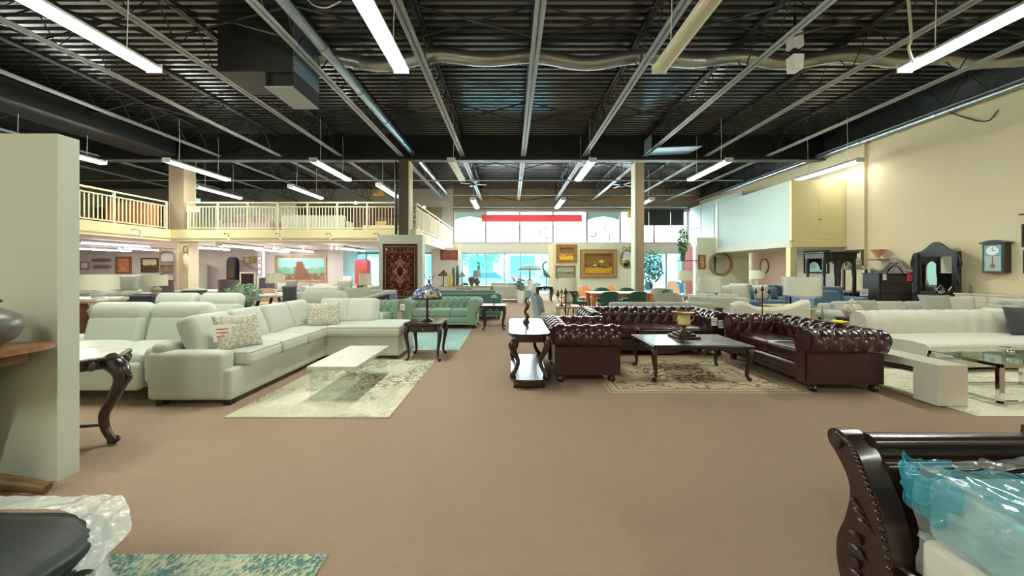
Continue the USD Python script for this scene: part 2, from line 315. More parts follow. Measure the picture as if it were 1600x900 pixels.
struct('door_jamb', box(fx(715), fx(722), YF - .6, YF + .05, 0, 2.62), 'wall_pale', parent=wf)
def window(k, x0, x1, z0, z1, mull, fm='frame_grey', w=.09, rails=(), gl='pane'):
    t = sx(f'window_{k}')
    xs = [x0] + list(mull) + [x1]
    for a, b in zip(xs[:-1], xs[1:]): struct('pane', box(a, b, YF + .06, YF + .07, z0, z1), gl, parent=t)
    for i, a in enumerate(xs): struct('mullion', box(a - w / 2, a + w / 2, YF - .02, YF + .12, z0, z1), fm, parent=t)
    for z in (z0 + .03, z1 - .03) + tuple(rails): struct('rail', box(x0, x1, YF - .015, YF + .115, z - .035, z + .035), fm, parent=t)
window(1, fx(709), fx(992), fz(380), fz(330), [fx(v) for v in (759, 812, 864, 917, 969)])
window(2, fx(1004), fx(1074), fz(380), fz(330), [fx(1022)])
window(3, fx(722), fx(857), .12, fz(395), [fx(v) for v in (759.5, 788, 813)], w=.06, gl='pane_tinted')
window(4, fx(1004), fx(1066), .12, fz(395), [fx(1041)], w=.06, gl='pane_tinted')
window(5, fx(535), fx(676), .12, 2.45, [fx(v) for v in (572, 606, 640)], w=.08, gl='pane_tinted')
struct('trim_2', box(fx(708), XR, YF - .12, YF + .02, fz(330) - .02, fz(327)), 'frame_grey')
# painted bands on the clerestory glass
for i, (a, b) in enumerate(((709, 759), (917, 969))):
    x0, x1 = fx(a) + .05, fx(b) - .05; zt = fz(331); n = 14
    u = np.linspace(0, 1, n); pts = [(x0 + (x1 - x0) * k, zt) for k in u] + [(x0 + (x1 - x0) * k, zt - .30 - .22 * (2 * k - 1) ** 2) for k in u[::-1]]
    top('window_decal', prism(pts, YF + .045, YF + .055), 'sign_aqua', 'pale aqua arched band painted on the %s clerestory pane' % ('leftmost' if i == 0 else 'fifth'), 'decal')
for i, (a, b) in enumerate(((812, 864), (917, 969))):           # faint pink line drawing of a town on the glass
    r = random.Random(i); ms = []
    for k in range(26):
        x = fx(a) + .15 + (fx(b) - fx(a) - .3) * r.random(); z = fz(377) + .9 * r.random(); h = .1 + .35 * r.random()
        ms.append(cbox((x, YF + .05, z), (.04, .008, h)) if k % 2 else cbox((x, YF + .05, z), (h, .008, .04)))
    top('window_drawing', J(ms), 'sign_pink', 'faint pink line drawing on the %s clerestory pane' % ('third' if i == 0 else 'fifth'), 'decal', kind='stuff', smooth=False)
top('scroll_drawing', tube(spl([(fx(768), YF + .05, fz(365)), (fx(778), YF + .05, fz(354)), (fx(786), YF + .05, fz(362)), (fx(783), YF + .05, fz(352)), (fx(795), YF + .05, fz(364)), (fx(800), YF + .05, fz(356))], 40), .018, 5), 'stone_grey', 'thin grey scroll flourish drawn on the second clerestory pane', 'decal')
top('red_banner', box(fx(753), fx(908), YF - .2, YF - .17, zz(346.5, YF - .2), zz(335.5, YF - .2)), 'banner_red', 'long plain red banner across the clerestory windows', 'banner')
bt = thing('blackout_board', 'black board of three panels covering the top of the right clerestory', 'board')
for a, b in ((1004, 1014), (1014, 1048), (1048, 1069)): part(bt, 'panel', box(xx(a, 21.6) + .01, xx(b, 21.6) - .01, 21.6, 21.64, zz(352, 21.6), zz(327, 21.6)), 'duct_dark')
# outside: parking lot, cars, trees, a building across the street
struct('ground', box(-60, 60, YF + .2, 90, -.35, -.15), 'asphalt')
def car(label, x, y, m, L=4.5, h=1.45):
    t = thing('car', label, 'car', (x, y, -.15))
    b = [(-L / 2, .3), (-L / 2, .75), (-L * .46, .85), (-L * .28, .95), (-L * .14, h), (L * .2, h), (L * .36, .98), (L * .48, .85), (L / 2, .6), (L / 2, .3)]
    part(t, 'body', prism(b, -.85, .85), m)
    part(t, 'window', prism([(-L * .25, .98), (-L * .135, h - .08), (L * .19, h - .08), (L * .31, .98)], -.87, .87), 'car_glass')
    for sxx in (-.3, .3):
        for sy in (-.78, .78): part(t, 'wheel', T(trimesh.creation.cylinder(.32, .2, sections=18), (L * sxx, sy, .32), rx=90), 'rubber')
car('white sedan parked outside beyond the left shop windows', -2.0, 27, 'car_white')
car('white car with a pale green hood parked outside the right of the entrance glass', 3.4, 28.5, 'car_white', 4.8, 1.6)
car('pale car parked outside behind the potted tree window', 9.5, 29, 'car_white')
car('dusty pink car passing on the far side of the lot', 1.5, 40, 'car_red')
def outtree(label, x, y, h, r, seed):
    g = np.random.default_rng(seed); t = thing('street_tree', label, 'tree', (x, y, -.15))
    part(t, 'trunk', tube(spl([(0, 0, 0), (.1, 0, h * .3), (-.1, 0, h * .6)], 8), np.linspace(.2, .09, 8)), 'trunk')
    p = g.normal(size=(700, 3)); p *= (g.uniform(.2, 1, (700, 1)) ** .4) / np.linalg.norm(p, axis=1, keepdims=True); part(t, 'foliage', leaves(p * [r, r, r * .8] + [0, 0, h * .65], .55, g), 'leaf_out', kind='stuff', smooth=False)
outtree('round pale green street tree behind the parked white sedan', -3.5, 38, 6, 2.8, 1); outtree('tall pale street tree left of the entrance glass', -10.5, 31, 7, 2.8, 2); outtree('pale street tree seen through the potted tree window', 13, 36, 7, 3, 3); outtree('pale street tree behind the pillar with the large hanging rug', -17, 37, 7, 3.2, 4)
ob = thing('shop_building', 'low pale shop building across the parking lot', 'building', (2, 60, -.15))
part(ob, 'wall', box(-40, 40, 0, 6, 0, 5.5), 'wall_pale'); part(ob, 'roof_band', box(-40.3, 40.3, -.4, 6.4, 5.5, 6.6), 'sign_pink')
for k in range(9): part(ob, 'window', box(-30 + k * 7, -26 + k * 7, -.1, .05, .6, 3.8), 'car_glass')
sp = thing('sign_post', 'red and pink sign post in the parking lot', 'sign', (4.1, 33, -.15)); part(sp, 'post', box(-.12, .12, -.12, .12, 0, 2.2), 'white_metal'); part(sp, 'sign_board', box(-.5, .5, -.14, .14, 1.3, 3.6), 'sign_red')

# columns, beam line, joists
c = thing('column', 'tan boxed steel column rising behind the long brown sofa', 'column', (4.72, YC, 0), kind='structure'); part(c, 'shaft', box(-.17, .17, -.17, .17, 0, 5.4), 'column_tan'); part(c, 'edge_trim', box(-.19, -.155, -.2, .2, 0, 5.4), 'wall_pale')
c = thing('column', 'brown column above the pillar with the hanging rug', 'column', (-3.93, YC, 0), kind='structure'); part(c, 'shaft', box(-.17, .19, -.2, .2, 2.6, 5.45), 'column_dark'); part(c, 'edge_trim', box(.19, .24, -.2, .2, 2.6, 5.45), 'rail_cream')
c = thing('column', 'tan column at the corner of the mezzanine', 'column', (-12.42, YC + .25, 0), kind='structure'); part(c, 'shaft', box(-.28, .28, -.24, .26, 2.9, 5.4), 'column_tan'); part(c, 'lower_shaft', box(.02, .45, -.24, .2, 0, 2.52), 'wall_cream')
top('drain_pipe', J(tube([(-4.16, 13.0, 2.75), (-4.16, 13.0, 5.4)], .045), trimesh.util.concatenate([T(lathe([(.06, 0), (.06, .04)], 12), (-4.16, 13.0, z)) for z in (3.4, 4.6)])), 'steel_black', 'thin dark drain pipe down the left of the brown column', 'pipe')
g = thing('roof_girder', 'black steel girder crossing the whole ceiling over the columns', 'girder', kind='structure')
part(g, 'web', box(XL, XR, YC - .02, YC + .02, JB - .15, DECK), 'steel_black'); part(g, 'top_flange', box(XL, XR, YC - .13, YC + .13, DECK - .04, DECK), 'steel_black'); part(g, 'bottom_flange', box(XL, XR, YC - .13, YC + .13, JB - .17, JB - .13), 'beam_grey')
def joist(x, y0, y1, label):
    t = thing('ceiling_joist', label, 'joist', (x, 0, 0), group='steel roof joists'); d = .72; zt = JB + d
    for s in (-1, 1): part(t, 'bottom_chord', J(box(s * .006, s * .09, y0, y1, JB, JB + .012) if s > 0 else box(-.09, -.006, y0, y1, JB, JB + .012), box(min(s * .012, s * .02), max(s * .012, s * .02), y0, y1, JB, JB + .06)), 'chord', smooth=False)
    part(t, 'top_chord', J(box(-.07, -.012, y0, y1, zt - .012, zt), box(.012, .07, y0, y1, zt - .012, zt)), 'steel_black', smooth=False)
    n = int((y1 - y0) / .42) // 2 * 2; ys = np.linspace(y0 + .05, y1 - .05, n + 1); pts = np.array([(0, y, JB + .03 if i % 2 else zt - .03) for i, y in enumerate(ys)])
    part(t, 'web_rod', tube(pts, .013, 5), 'chord' if abs(x) < 0 else 'steel_black', smooth=False)
    return t
ORD = ['first', 'second', 'third', 'fourth', 'fifth', 'sixth', 'seventh', 'eighth', 'ninth', 'tenth', 'eleventh', 'twelfth', 'thirteenth', 'fourteenth', 'fifteenth', 'sixteenth']
JX = [0.47 + 2.25 * k for k in range(4, -9, -1)]
JX[0] = 9.5; JX = [11.35] + JX
for i, x in enumerate(JX):
    near = joist(x, YB + .05, YC - .03, f'grey open-web steel joist of the near bay, {ORD[i]} from the right wall')
    far = joist(x, YC + .03, YF - .05, f'grey open-web steel joist of the far bay over the windows, {ORD[i]} from the right wall')
# cross bracing between the joists
zt = JB + .66; proto = {}
for r, y in enumerate((6.55, 10.35, 15.2, 19.0)):
    for i in range(1, len(JX) - 1):
        x0, x1 = JX[i + 1], JX[i]; w = round(x1 - x0, 3)
        lab = f"thin dark X-brace between {ORD[i]} and {ORD[i+1]} joist from the right, {('nearest', 'second', 'third', 'farthest')[r]} brace line"
        if w in proto: dup(proto[w], (x0, y, 0), 0, lab); continue
        t = proto[w] = thing('joist_brace', lab, 'brace', (x0, y, 0), group='cross braces under the roof deck')
        part(t, 'brace_bar', box(0, 0, 0, 0, 0, 0) if 0 else tube([(.02, 0, JB + .05), (w - .02, .02, zt)], .022, 4), 'steel_black', smooth=False); part(t, 'brace_bar', tube([(.02, 0, zt), (w - .02, -.02, JB + .05)], .022, 4), 'steel_black', smooth=False)
# pipes and ducts
def pipe(label, pts, r, m='galv', name='ceiling_pipe', couplings=0):
    t = thing(name, label, 'pipe'); part(t, 'tube', tube(pts, r, 10), m); p = np.asarray(pts, float)
    for k in range(couplings):
        c = p[0] + (p[-1] - p[0]) * (k + 1) / (couplings + 1); d = (p[-1] - p[0]) / np.linalg.norm(p[-1] - p[0]) * .05; part(t, 'coupling', tube([c - d, c + d], r * 1.18, 10), m)
    return t
pipe('shiny galvanized round duct pipe running away over the pillar with the hanging rug', [(-3.62, 3.5, 5.76), (-3.62, 20.6, 5.76)], .095, couplings=9)
pipe('thin grey sprinkler pipe crossing under the joists of the far bay', [(XL + .5, 16.35, 5.53), (10.6, 16.35, 5.53)], .03, 'chord', couplings=4)
pipe('thin pale pipe crossing just before the clerestory', [(-3.6, 20.5, 5.72), (10.5, 20.5, 5.72)], .04, 'galv', couplings=3)
pipe('second thin pale pipe crossing right above the clerestory', [(-3.6, 21.5, 5.22), (10.6, 21.5, 5.22)], .05, 'galv', couplings=3)
xs = np.linspace(-4.4, 10.2, 90); wob = [(x, 7.9 + .1 * math.sin(x * 1.3), 6.12 + .06 * math.sin(x * 2.8) + .04 * math.sin(x * 1.1 + 1)) for x in xs]
wob += [(10.75, 7.85, 6.06), (11.1, 7.6, 5.98), (11.22, 7.1, 5.94), (11.25, 6.4, 5.92)]
p = spl(wob, 380); part(thing('flexible_duct', 'long silver flexible duct snaking across the ceiling from side to side', 'duct'), 'sleeve', tube(p, .15 + .004 * np.sin(np.arange(380) * 2.2), 14), 'flex')
pipe('silver pipe along the top edge of the right wall', [(11.35, 7.5, 5.6), (11.35, 20.0, 5.6)], .06, 'galv', couplings=5)
t = thing('air_duct_box', 'black sheet metal air handling duct hanging left of the centre', 'duct', (0, 0, 0))
part(t, 'casing', box(-5.8, -4.32, 7.08, 8.05, 5.4, DECK, .01), 'duct_dark'); part(t, 'side_sheet', box(-4.32, -4.29, 7.1, 8.03, 5.42, DECK), 'duct_sheet')
for s in (-4.86, -4.32): part(t, 'outlet_side', box(s, s + .02, 7.1, 8.05, 5.1, 5.4), 'duct_dark')
part(t, 'outlet_floor', box(-4.86, -4.3, 7.08, 8.05, 5.08, 5.11), 'chord')
for k in range(3): part(t, 'vane', box(-4.84, -4.32, 7.2 + .3 * k, 7.22 + .3 * k, 5.11, 5.4), 'duct_dark')
for k, (x, y) in enumerate(((-5.7, 7.2), (-4.5, 7.2))): part(t, 'strap', box(x, x + .03, y - .02, y, 5.4, DECK), 'chord')
top('ceiling_duct', box(-13.4, -12.2, 5.5, YC - .2, 5.62, 6.15, .02), 'steel_black', 'long rectangular dark duct running above the left mezzanine edge', 'duct')
t = thing('duct_offcut', 'pale blue sheet metal cover panel at the head of the tan column', 'duct cover'); part(t, 'sheet', T(box(-.75, .75, -.5, .5, 0, .03), (5.7, 12.55, 5.62), rx=3, ry=-2), 'duct_sheet'); part(t, 'upstand', box(4.8, 4.85, 12.3, 12.9, 5.6, 6.1), 'duct_sheet')
# strip lights
def strip(name, label, x, y0, y1, z, lens, rod, group='strip lights'):
    L = y1 - y0; t = thing(name, label, 'ceiling light', (x, (y0 + y1) / 2, z), group=group)
    part(t, 'housing', T(prism([(-.13, .0), (-.13, .03), (-.05, .09), (.05, .09), (.13, .03), (.13, 0)], -L / 2, L / 2), (0, 0, 0)), 'white_metal', smooth=False)
    part(t, 'lens', T(prism([(-.12, 0), (-.105, -.045), (-.06, -.06), (.06, -.06), (.105, -.045), (.12, 0)], -L / 2 + .02, L / 2 - .02), (0, 0, 0)), lens, smooth=False)
    for s in (-1, 1): part(t, 'end_cap', box(-.13, .13, s * L / 2 - .012, s * L / 2 + .012, -.06, .09, .004), 'white_metal')
    for s in (-1, 1): part(t, 'hanger', tube([(0, s * L * .32, .09), (.02, s * L * .32, .09 + rod * .5), (0, s * L * .32, .09 + rod)], .008, 5), 'white_metal')
    return t
ZL, RT = 4.9, DECK - 4.99
SL = strip('strip_light', 'lit strip light over the white sectional, nearest centre-left row', -1.87, 3.7, 6.13, ZL, 'tube', RT)
for x, y, lab in ((-6.08, 4.9, 'large lit strip light at upper left of the photo'), (6.72, 4.9, 'large lit strip light at upper right of the photo'),
                  (2.57, 12.45, 'lit strip light right of centre just past the girder'), (6.85, 12.45, 'lit strip light beyond the tan column on its right'), 
                  (-6.2, 12.45, 'lit strip light before the middle of the mezzanine railing'), (-10.8, 12.45, 'lit strip light before the mezzanine corner column'), (-13.1, 10.3, 'lit strip light just right of the white partition top'),
                  
                  (2.57, 18.7, 'small lit strip light before the clerestory, right of centre'), (-1.87, 18.7, 'small lit strip light before the clerestory, left of centre'),
                  (-1.87, -2.6, 'lit strip light behind the viewer, left of centre'), (-6.08, -2.6, 'lit strip light behind the viewer, far left'), (6.72, -2.6, 'lit strip light behind the viewer, far right')):
    dup(SL, (x, y, ZL), 0, lab)
MS = strip('mezzanine_strip_light', 'lit strip light above the mezzanine right of the corner column', -13.0, 14.8, 17.2, ZL, 'tube_small', RT)
for x, y, lab in ((-9.1, 16.0, 'lit strip light above the middle of the mezzanine'), (-5.35, 15.7, 'lit strip light next to the brown column on its left')): dup(MS, (x, y, ZL), 0, lab)
strip('wall_strip_light', 'lit strip light hanging beside the cream right wall', 10.95, 11.23, 13.67, ZL, 'tube_small', RT)
SO = strip('unlit_strip_light', 'switched off strip light right of the centre joist, near row', 2.54, 3.7, 6.13, ZL, 'lens_off', RT)
for x, y, lab in ((-1.87, 12.45, 'switched off cream strip light left of centre past the girder'), (6.9, 18.7, 'switched off small strip light right of the tan column')): dup(SO, (x, y, ZL), 0, lab)

# ---------------------------------------------------------------- mezzanine
XM, XE, ZM, ZU = -12.62, -3.55, 2.93, 2.52          # left edge, right edge, floor level, underside
mz = sx('mezzanine_floor')
struct('slab', box(XL, XM, 4.2, YF, ZU + .02, ZM), 'ceil_white', parent=mz); struct('slab', box(XM, XE, YC, YF, ZU + .02, ZM), 'ceil_white', parent=mz)
struct('fascia', box(XM - .05, XE + .03, YC - .04, YC, ZU, ZM + .02), 'fascia', parent=mz); struct('fascia', box(XM, XM + .04, 4.2, YC - .04, ZU, ZM + .02), 'fascia', parent=mz); struct('fascia', box(XE, XE + .04, YC, YF, ZU, ZM + .02), 'wall_cream', parent=mz)
struct('ledge', box(XM + .04, XE - .9, YC - .07, YC - .04, 2.62, 2.68), 'rail_cream', parent=mz); struct('ledge', box(XM + .04, XM + .07, 4.2, YC - .07, 2.62, 2.68), 'rail_cream', parent=mz)
YW = 20.0                                             # wall behind the shop floor under the mezzanine
struct('wall_inner', box(XL, xx(536, YW), YW, YW + .15, 0, ZU + .02), 'wall_grey'); struct('wall_upper', box(XL, xx(690, 21.5), 21.5, 21.65, ZM, 5.2), 'column_tan')
struct('wall_inner', box(xx(536, YW) - .15, xx(536, YW), YW + .15, YF, 0, ZU + .02), 'wall_grey')
def railing(label, p0, p1, posts):
    p0, p1 = np.array(p0, float), np.array(p1, float); L = np.linalg.norm(p1 - p0); rz = math.degrees(math.atan2(p1[1] - p0[1], p1[0] - p0[0])); t = thing('balcony_railing', label, 'railing', (p0[0], p0[1], ZM + .02), rz)
    part(t, 'top_rail', box(0, L, -.03, .03, .98, 1.03, .008), 'rail_cream'); part(t, 'second_rail', box(0, L, -.02, .02, .83, .87, .005), 'rail_cream'); part(t, 'bottom_rail', box(0, L, -.02, .02, .04, .08, .005), 'rail_cream')
    pm = cbox((0, 0, .49), (.055, .055, .98), .006); bm = cbox((0, 0, .455), (.022, .022, .77))
    for k in range(posts): part(t, 'post', T(pm, (.03 + (L - .06) * k / (posts - 1), 0, 0)), 'rail_cream', smooth=False)
    n = int(L / .115)
    for k in range(1, n): part(t, 'baluster', T(bm, (L * k / n, 0, 0)), 'rail_cream', smooth=False)
railing('cream balcony railing along the front of the mezzanine between the columns', (XM + .6, YC + .02), (-4.2, YC + .02), 8)
railing('cream balcony railing along the left mezzanine edge, receding past the partition', (XM - .03, 6.2), (XM - .03, YC - .1), 5)
railing('cream balcony railing of the mezzanine receding to the clerestory', (XE, YC + .15), (XE, YF - .1), 5)
# fluorescent strips under the mezzanine
SU = None
for i, (x, y, d) in enumerate(((-15.1, 13.7, 'nearest at left'), (-19.8, 17.4, 'before the small framed picture'), (-13.6, 16.0, 'right of the corner pillar'), (-11.4, 15.2, 'left of the large green painting, nearer'), (-12.2, 18.4, 'left of the large green painting, farther'), (-10.7, 18.0, 'over the large green painting'), (-7.6, 17.2, 'near the hanging rug pillar'), (-17.4, 17.2, 'over the orange framed picture'), (-21.5, 13.5, 'far left'), (-16.5, 10.0, 'hidden behind the partition'))):
    lab = f'small lit strip light under the mezzanine, {d}'
    if SU is None: SU = strip('low_strip_light', lab, x, y - 1.2, y + 1.2, 2.44, 'tube_cool', .0)
    else: dup(SU, (x, y, 2.44), 0, lab)
# partition at the left, rug pillar, right-hand office box and walls below it
struct('partition_left', box(-6.5, -3.20, 2.53, 2.66, 0, 2.455), 'wall_pale')
struct('pillar_cladding', box(xx(592, 12.8), xx(660, 12.8), 12.8, 13.24, 0, zz(367, 12.8)), 'wall_pale')
struct('divider_panel', J(box(xx(687, 19), xx(716, 19), 19, 19.12, 0, zz(387, 19)), box(xx(674, 19), xx(687, 19), 18.95, 19.3, 0, zz(387, 19))), 'wall_grey')
ob = sx('office_box')
struct('front_face', box(9.64, XR, 12.3, 12.4, 2.25, 4.54), 'wall_yellow', parent=ob); struct('front_band', box(9.60, XR, 12.26, 12.3, 2.25, 2.42), 'wall_yellow', parent=ob); struct('side_face', box(9.64, 9.74, 12.4, 16.7, 2.45, 4.54), 'panel_blue', parent=ob); struct('side_band', box(9.58, 9.70, 12.3, 16.8, 2.25, 2.47), 'wall_pale', parent=ob)
struct('corner_trim', box(9.6, 9.68, 16.66, 16.78, 2.25, 4.6), 'white_metal', parent=ob); struct('floor_slab', box(9.7, XR, 12.4, 16.7, 2.25, 2.35), 'ceil_white', parent=ob); struct('back_face', box(9.7, XR, 16.7, 16.8, 2.25, 4.54), 'wall_pale', parent=ob)
struct('access_door', box(10.55, 11.2, 12.285, 12.3, 2.52, 3.9), 'wall_yellow', parent=ob); struct('door_handle', cbox((10.6, 12.27, 3.2), (.08, .03, .03)), 'gilt', parent=ob)
for a, b in ((19.2, 20.5), (20.55, 21.9)):
    struct('upper_panel', box(10.9, 11.0, a, b, 3.9 if a > 20.5 else 3.07, 5.2 - .02), 'panel_blue', parent=ob)
struct('upper_panel', box(10.9, 11.0, 20.55, 21.9, 3.07, 3.86), 'panel_blue', parent=ob); struct('upper_panel', box(10.9, 11.0, 16.9, 19.15, 3.07, 5.18), 'panel_blue', parent=ob)
struct('post', box(9.60, 9.82, 12.3, 12.5, 0, 2.25), 'wall_yellow', parent=ob)
struct('wall_mirror', box(xx(1089, 17.2), xx(1170, 17.2), 17.2, 17.35, 0, 3.0), 'wall_sage'); struct('trim_3', box(xx(1086, 17.2), xx(1089, 17.2), 17.15, 17.4, 0, 2.6), 'white_metal'); struct('wall_burgundy', box(xx(1088, 17.4) - .02, xx(1088, 17.4) + .08, 17.4, 18.6, 0, 2.62), 'burgundy')

# ================================================================ pictures painted by formula
def cmix(a, b, t): return np.asarray(a) * (1 - t[..., None]) + np.asarray(b) * t[..., None]
def uvgrid(nu, nv): return np.meshgrid(np.linspace(0, 1, nu), np.linspace(0, 1, nv), indexing='ij')
def nz(U, V, s, seed): return meshkit.fbm(np.stack([U * s, V * s, 0 * U], -1), 4, seed)
def persian(nu, nv, asp, pal, seed=0, medal=True):
    """pal: field, border, dark, light, accent"""
    U, V = uvgrid(nu, nv); x = np.abs(U - .5) * 2; y = np.abs(V - .5) * 2; X, Y = (U - .5) * asp, (V - .5)
    fl_ = nz(x * asp, y, 26, seed); f2 = nz(x * asp, y, 11, seed + 5)
    C = cmix(pal[0], pal[3], np.clip((fl_ - .56) * 9, 0, .8)); C = cmix(C, pal[4], np.clip((f2 - .6) * 9, 0, .7))
    r = np.hypot(X / asp * 1.15, Y * .95); ang = np.arctan2(Y, X); lob = .24 + .03 * np.cos(8 * ang) + .015 * np.cos(16 * ang)
    if medal:
        m = np.clip((lob - r) * 60, 0, 1); C = cmix(C, cmix(pal[4], pal[3], np.clip((fl_ - .45) * 8, 0, 1)), m); C = cmix(C, pal[2], np.clip(1 - np.abs(r - lob) * 110, 0, .9)); C = cmix(C, pal[0], np.clip((.09 - r) * 60, 0, 1)); C = cmix(C, pal[3], np.clip(1 - np.abs(r - .12) * 90, 0, .8))
    cr = np.hypot((1 - x) * asp * .9, 1 - y); cor = np.clip((.42 + .03 * np.cos(9 * np.arctan2(1 - y, (1 - x) * asp)) - cr) * 50, 0, 1); C = cmix(C, cmix(pal[3], pal[1], np.clip((fl_ - .42) * 8, 0, 1)), cor * .9)
    e = np.minimum((1 - x) * asp, 1 - y)
    bcol = cmix(pal[1], pal[3], np.clip((np.sin((X + Y) * 90) * np.sin((X - Y) * 90) + fl_ - .55) * 4, 0, .8)); C = np.where((e < .15)[..., None], bcol, C)
    for a, b, k in ((.15, .165, 2), (.105, .115, 3), (.03, .045, 2), (0, .012, 1)): C = np.where(((e >= a) & (e < b))[..., None], np.asarray(pal[k], float), C)
    return C
def abstract(nu, nv, pal, s=4, seed=0, stretch=1):
    U, V = uvgrid(nu, nv); a = nz(U * stretch, V, s, seed); b = nz(U * stretch, V, s * 14, seed + 3); c = nz(U, V * 1.5, s * .7, seed + 8)
    w = np.random.default_rng(seed).random((nu, nv)); a = a + .5 * (b - .5) + .22 * (w - .5); C = cmix(pal[0], pal[1], np.clip((a - .42) * 5, 0, 1)); C = cmix(C, pal[2], np.clip((b + .35 * (w - .5) - .47) * 7, 0, .85) * np.clip((c + .15 * (w - .5) - .46) * 7, 0, 1)); return C
def landscape(nu, nv, sky_, far, near, light, seed=0):
    U, V = uvgrid(nu, nv); a = nz(U, V, 4, seed); h = .55 + .2 * (nz(U, 0 * V, 5, seed + 1) - .5); C = cmix(sky_[0], sky_[1], V); C = cmix(C, far, np.clip((h - V) * 25, 0, 1)); C = cmix(C, near, np.clip((.32 + .15 * (a - .5) - V) * 20, 0, 1)); b = nz(U, V, 16, seed + 4); C = cmix(C, light, np.clip((b - .58) * 8, 0, .8) * (V < .6)); return C
def hflat(x0, x1, y0, y1, z, n):    # a grid lying on the floor
    X, Y = np.meshgrid(np.linspace(x0, x1, n[0]), np.linspace(y0, y1, n[1]), indexing='ij'); return np.stack([X, Y, np.full(X.shape, z)], -1)
def rug(name, label, x0, x1, y0, y1, C, fringe=None, z=.012):
    t = thing(name, label, 'rug'); part(t, 'backing', box(x0, x1, y0, y1, .001, z - .001), 'rope'); colmesh(t, 'pile', hflat(x0 + .002, x1 - .002, y0 + .002, y1 - .002, z, C.shape[:2]), C, 'weave')
    return t
rug('abstract_rug', 'cream rug with worn grey abstract pattern under the glass-legged coffee table', -2.88, -1.22, 3.6, 5.86, abstract(230, 320, ((204, 198, 172), (226, 220, 198), (112, 106, 94)), 4, 3, 1.0))
rug('persian_rug', 'beige and dark brown Persian rug under the carved marble coffee table', 1.2, 3.6, 4.3, 6.0, persian(210, 150, 1.41, ((196, 180, 150), (168, 148, 120), (84, 50, 42), (216, 204, 174), (122, 84, 68)), 4))
rug('pale_rug', 'pale cream rug under the white bench and chrome table', 4.72, 8.2, 3.62, 5.34, abstract(150, 150, ((226, 220, 200), (216, 208, 186), (190, 182, 160)), 6, 9, .5))
rug('teal_rug', 'teal and beige distressed rug at the bottom left corner', -2.9, -.955, .4, 1.87, abstract(300, 220, ((84, 126, 124), (156, 180, 158), (212, 204, 172)), 5, 21, 2.6))
rug('turquoise_rug', 'turquoise rug in front of the green tufted sofa', -2.3, -.95, 6.55, 8.8, abstract(60, 70, ((168, 200, 192), (182, 210, 202), (146, 184, 184)), 4, 33))

def rrect(hx, hy, r, n=7):
    out = []
    for k, (sx_, sy) in enumerate(((1, 1), (-1, 1), (-1, -1), (1, -1))):
        for a in np.linspace(0, PI / 2, n): b = a + k * PI / 2; out.append((sx_ * (hx - r) + r * math.cos(b), sy * (hy - r) + r * math.sin(b)))
    return np.array(out)
# ================================================================ tufted sofas
def tuft_profile(H, r, thick, z0, n1=6, n2=20):
    cy, cz = .72 * r, H - r; a = np.linspace(PI, -1.25, n2); th = [(cy - r, .30)] + [(cy - r, .30 + (cz - .30) * k / n1) for k in range(1, n1)]
    return th + [(cy + r * math.cos(t), cz + r * math.sin(t)) for t in a], [(thick, cz - .55 * r), (thick, z0), (cy - r, z0)]
def roll(L, H=.77, r=.135, thick=.15, z0=.1, ps=.185, pt=.15, amp=.028, extra=0):
    """tufted rolled member along x, seat side towards -y"""
    A, B = tuft_profile(H, r, thick, z0); A = np.array(A); d = np.r_[0, np.cumsum(np.linalg.norm(np.diff(A, axis=0), axis=1))]
    tt = np.linspace(0, d[-1], 46); P = np.stack([np.interp(tt, d, A[:, 0]), np.interp(tt, d, A[:, 1])], 1); tg = np.gradient(P, axis=0); nrm = np.stack([-tg[:, 1], tg[:, 0]], 1); nrm /= np.linalg.norm(nrm, axis=1, keepdims=True)
    ns = max(12, int(L / .017)); s = np.linspace(-L / 2, L / 2, ns); k = max(1, round(L / ps)); p = L / k
    S, Tt = np.meshgrid((s + L / 2) / p, (d[-1] - .12 - tt) / pt, indexing='ij'); a, b = S + Tt / 2, S - Tt / 2
    h = (np.abs(np.sin(PI * a)) * np.abs(np.sin(PI * b))) ** .5; w = np.clip((d[-1] - .02 - tt) / .1, 0, 1); h = amp * (h * w[None] + .5 * (1 - w[None]))
    ring = np.concatenate([P[None] + nrm[None] * h[..., None], np.broadcast_to(np.array(B)[None], (ns, 3, 2))], 1); m = ring.shape[1]
    v = np.concatenate([np.broadcast_to(s[:, None, None], (ns, m, 1)), ring], 2).reshape(-1, 3); f = gridfaces(ns, m, cv=True)
    cap = trimesh.creation.triangulate_polygon(Polygon(ring[0]), engine='earcut'); cf = cap[1]; remap = np.array([np.argmin(((ring[0] - q) ** 2).sum(1)) for q in cap[0]]); c0 = remap[cf]
    f = np.vstack([f, c0, c0[:, ::-1] + (ns - 1) * m]); msh = trimesh.Trimesh(v, f, process=False); msh.fix_normals()
    btn = []
    for i in range(k + 1):
        for j in range(-1, 6):
            t0 = d[-1] - .12 - j * pt; x = -L / 2 + (i + .5 * (j % 2)) * p
            if .05 < t0 < d[-1] - .03 and abs(x) < L / 2 - .02: q = [np.interp(t0, d, A[:, 0]), np.interp(t0, d, A[:, 1])]; btn.append(ball((x, q[0], q[1]), .013, n=1))
    return msh, btn
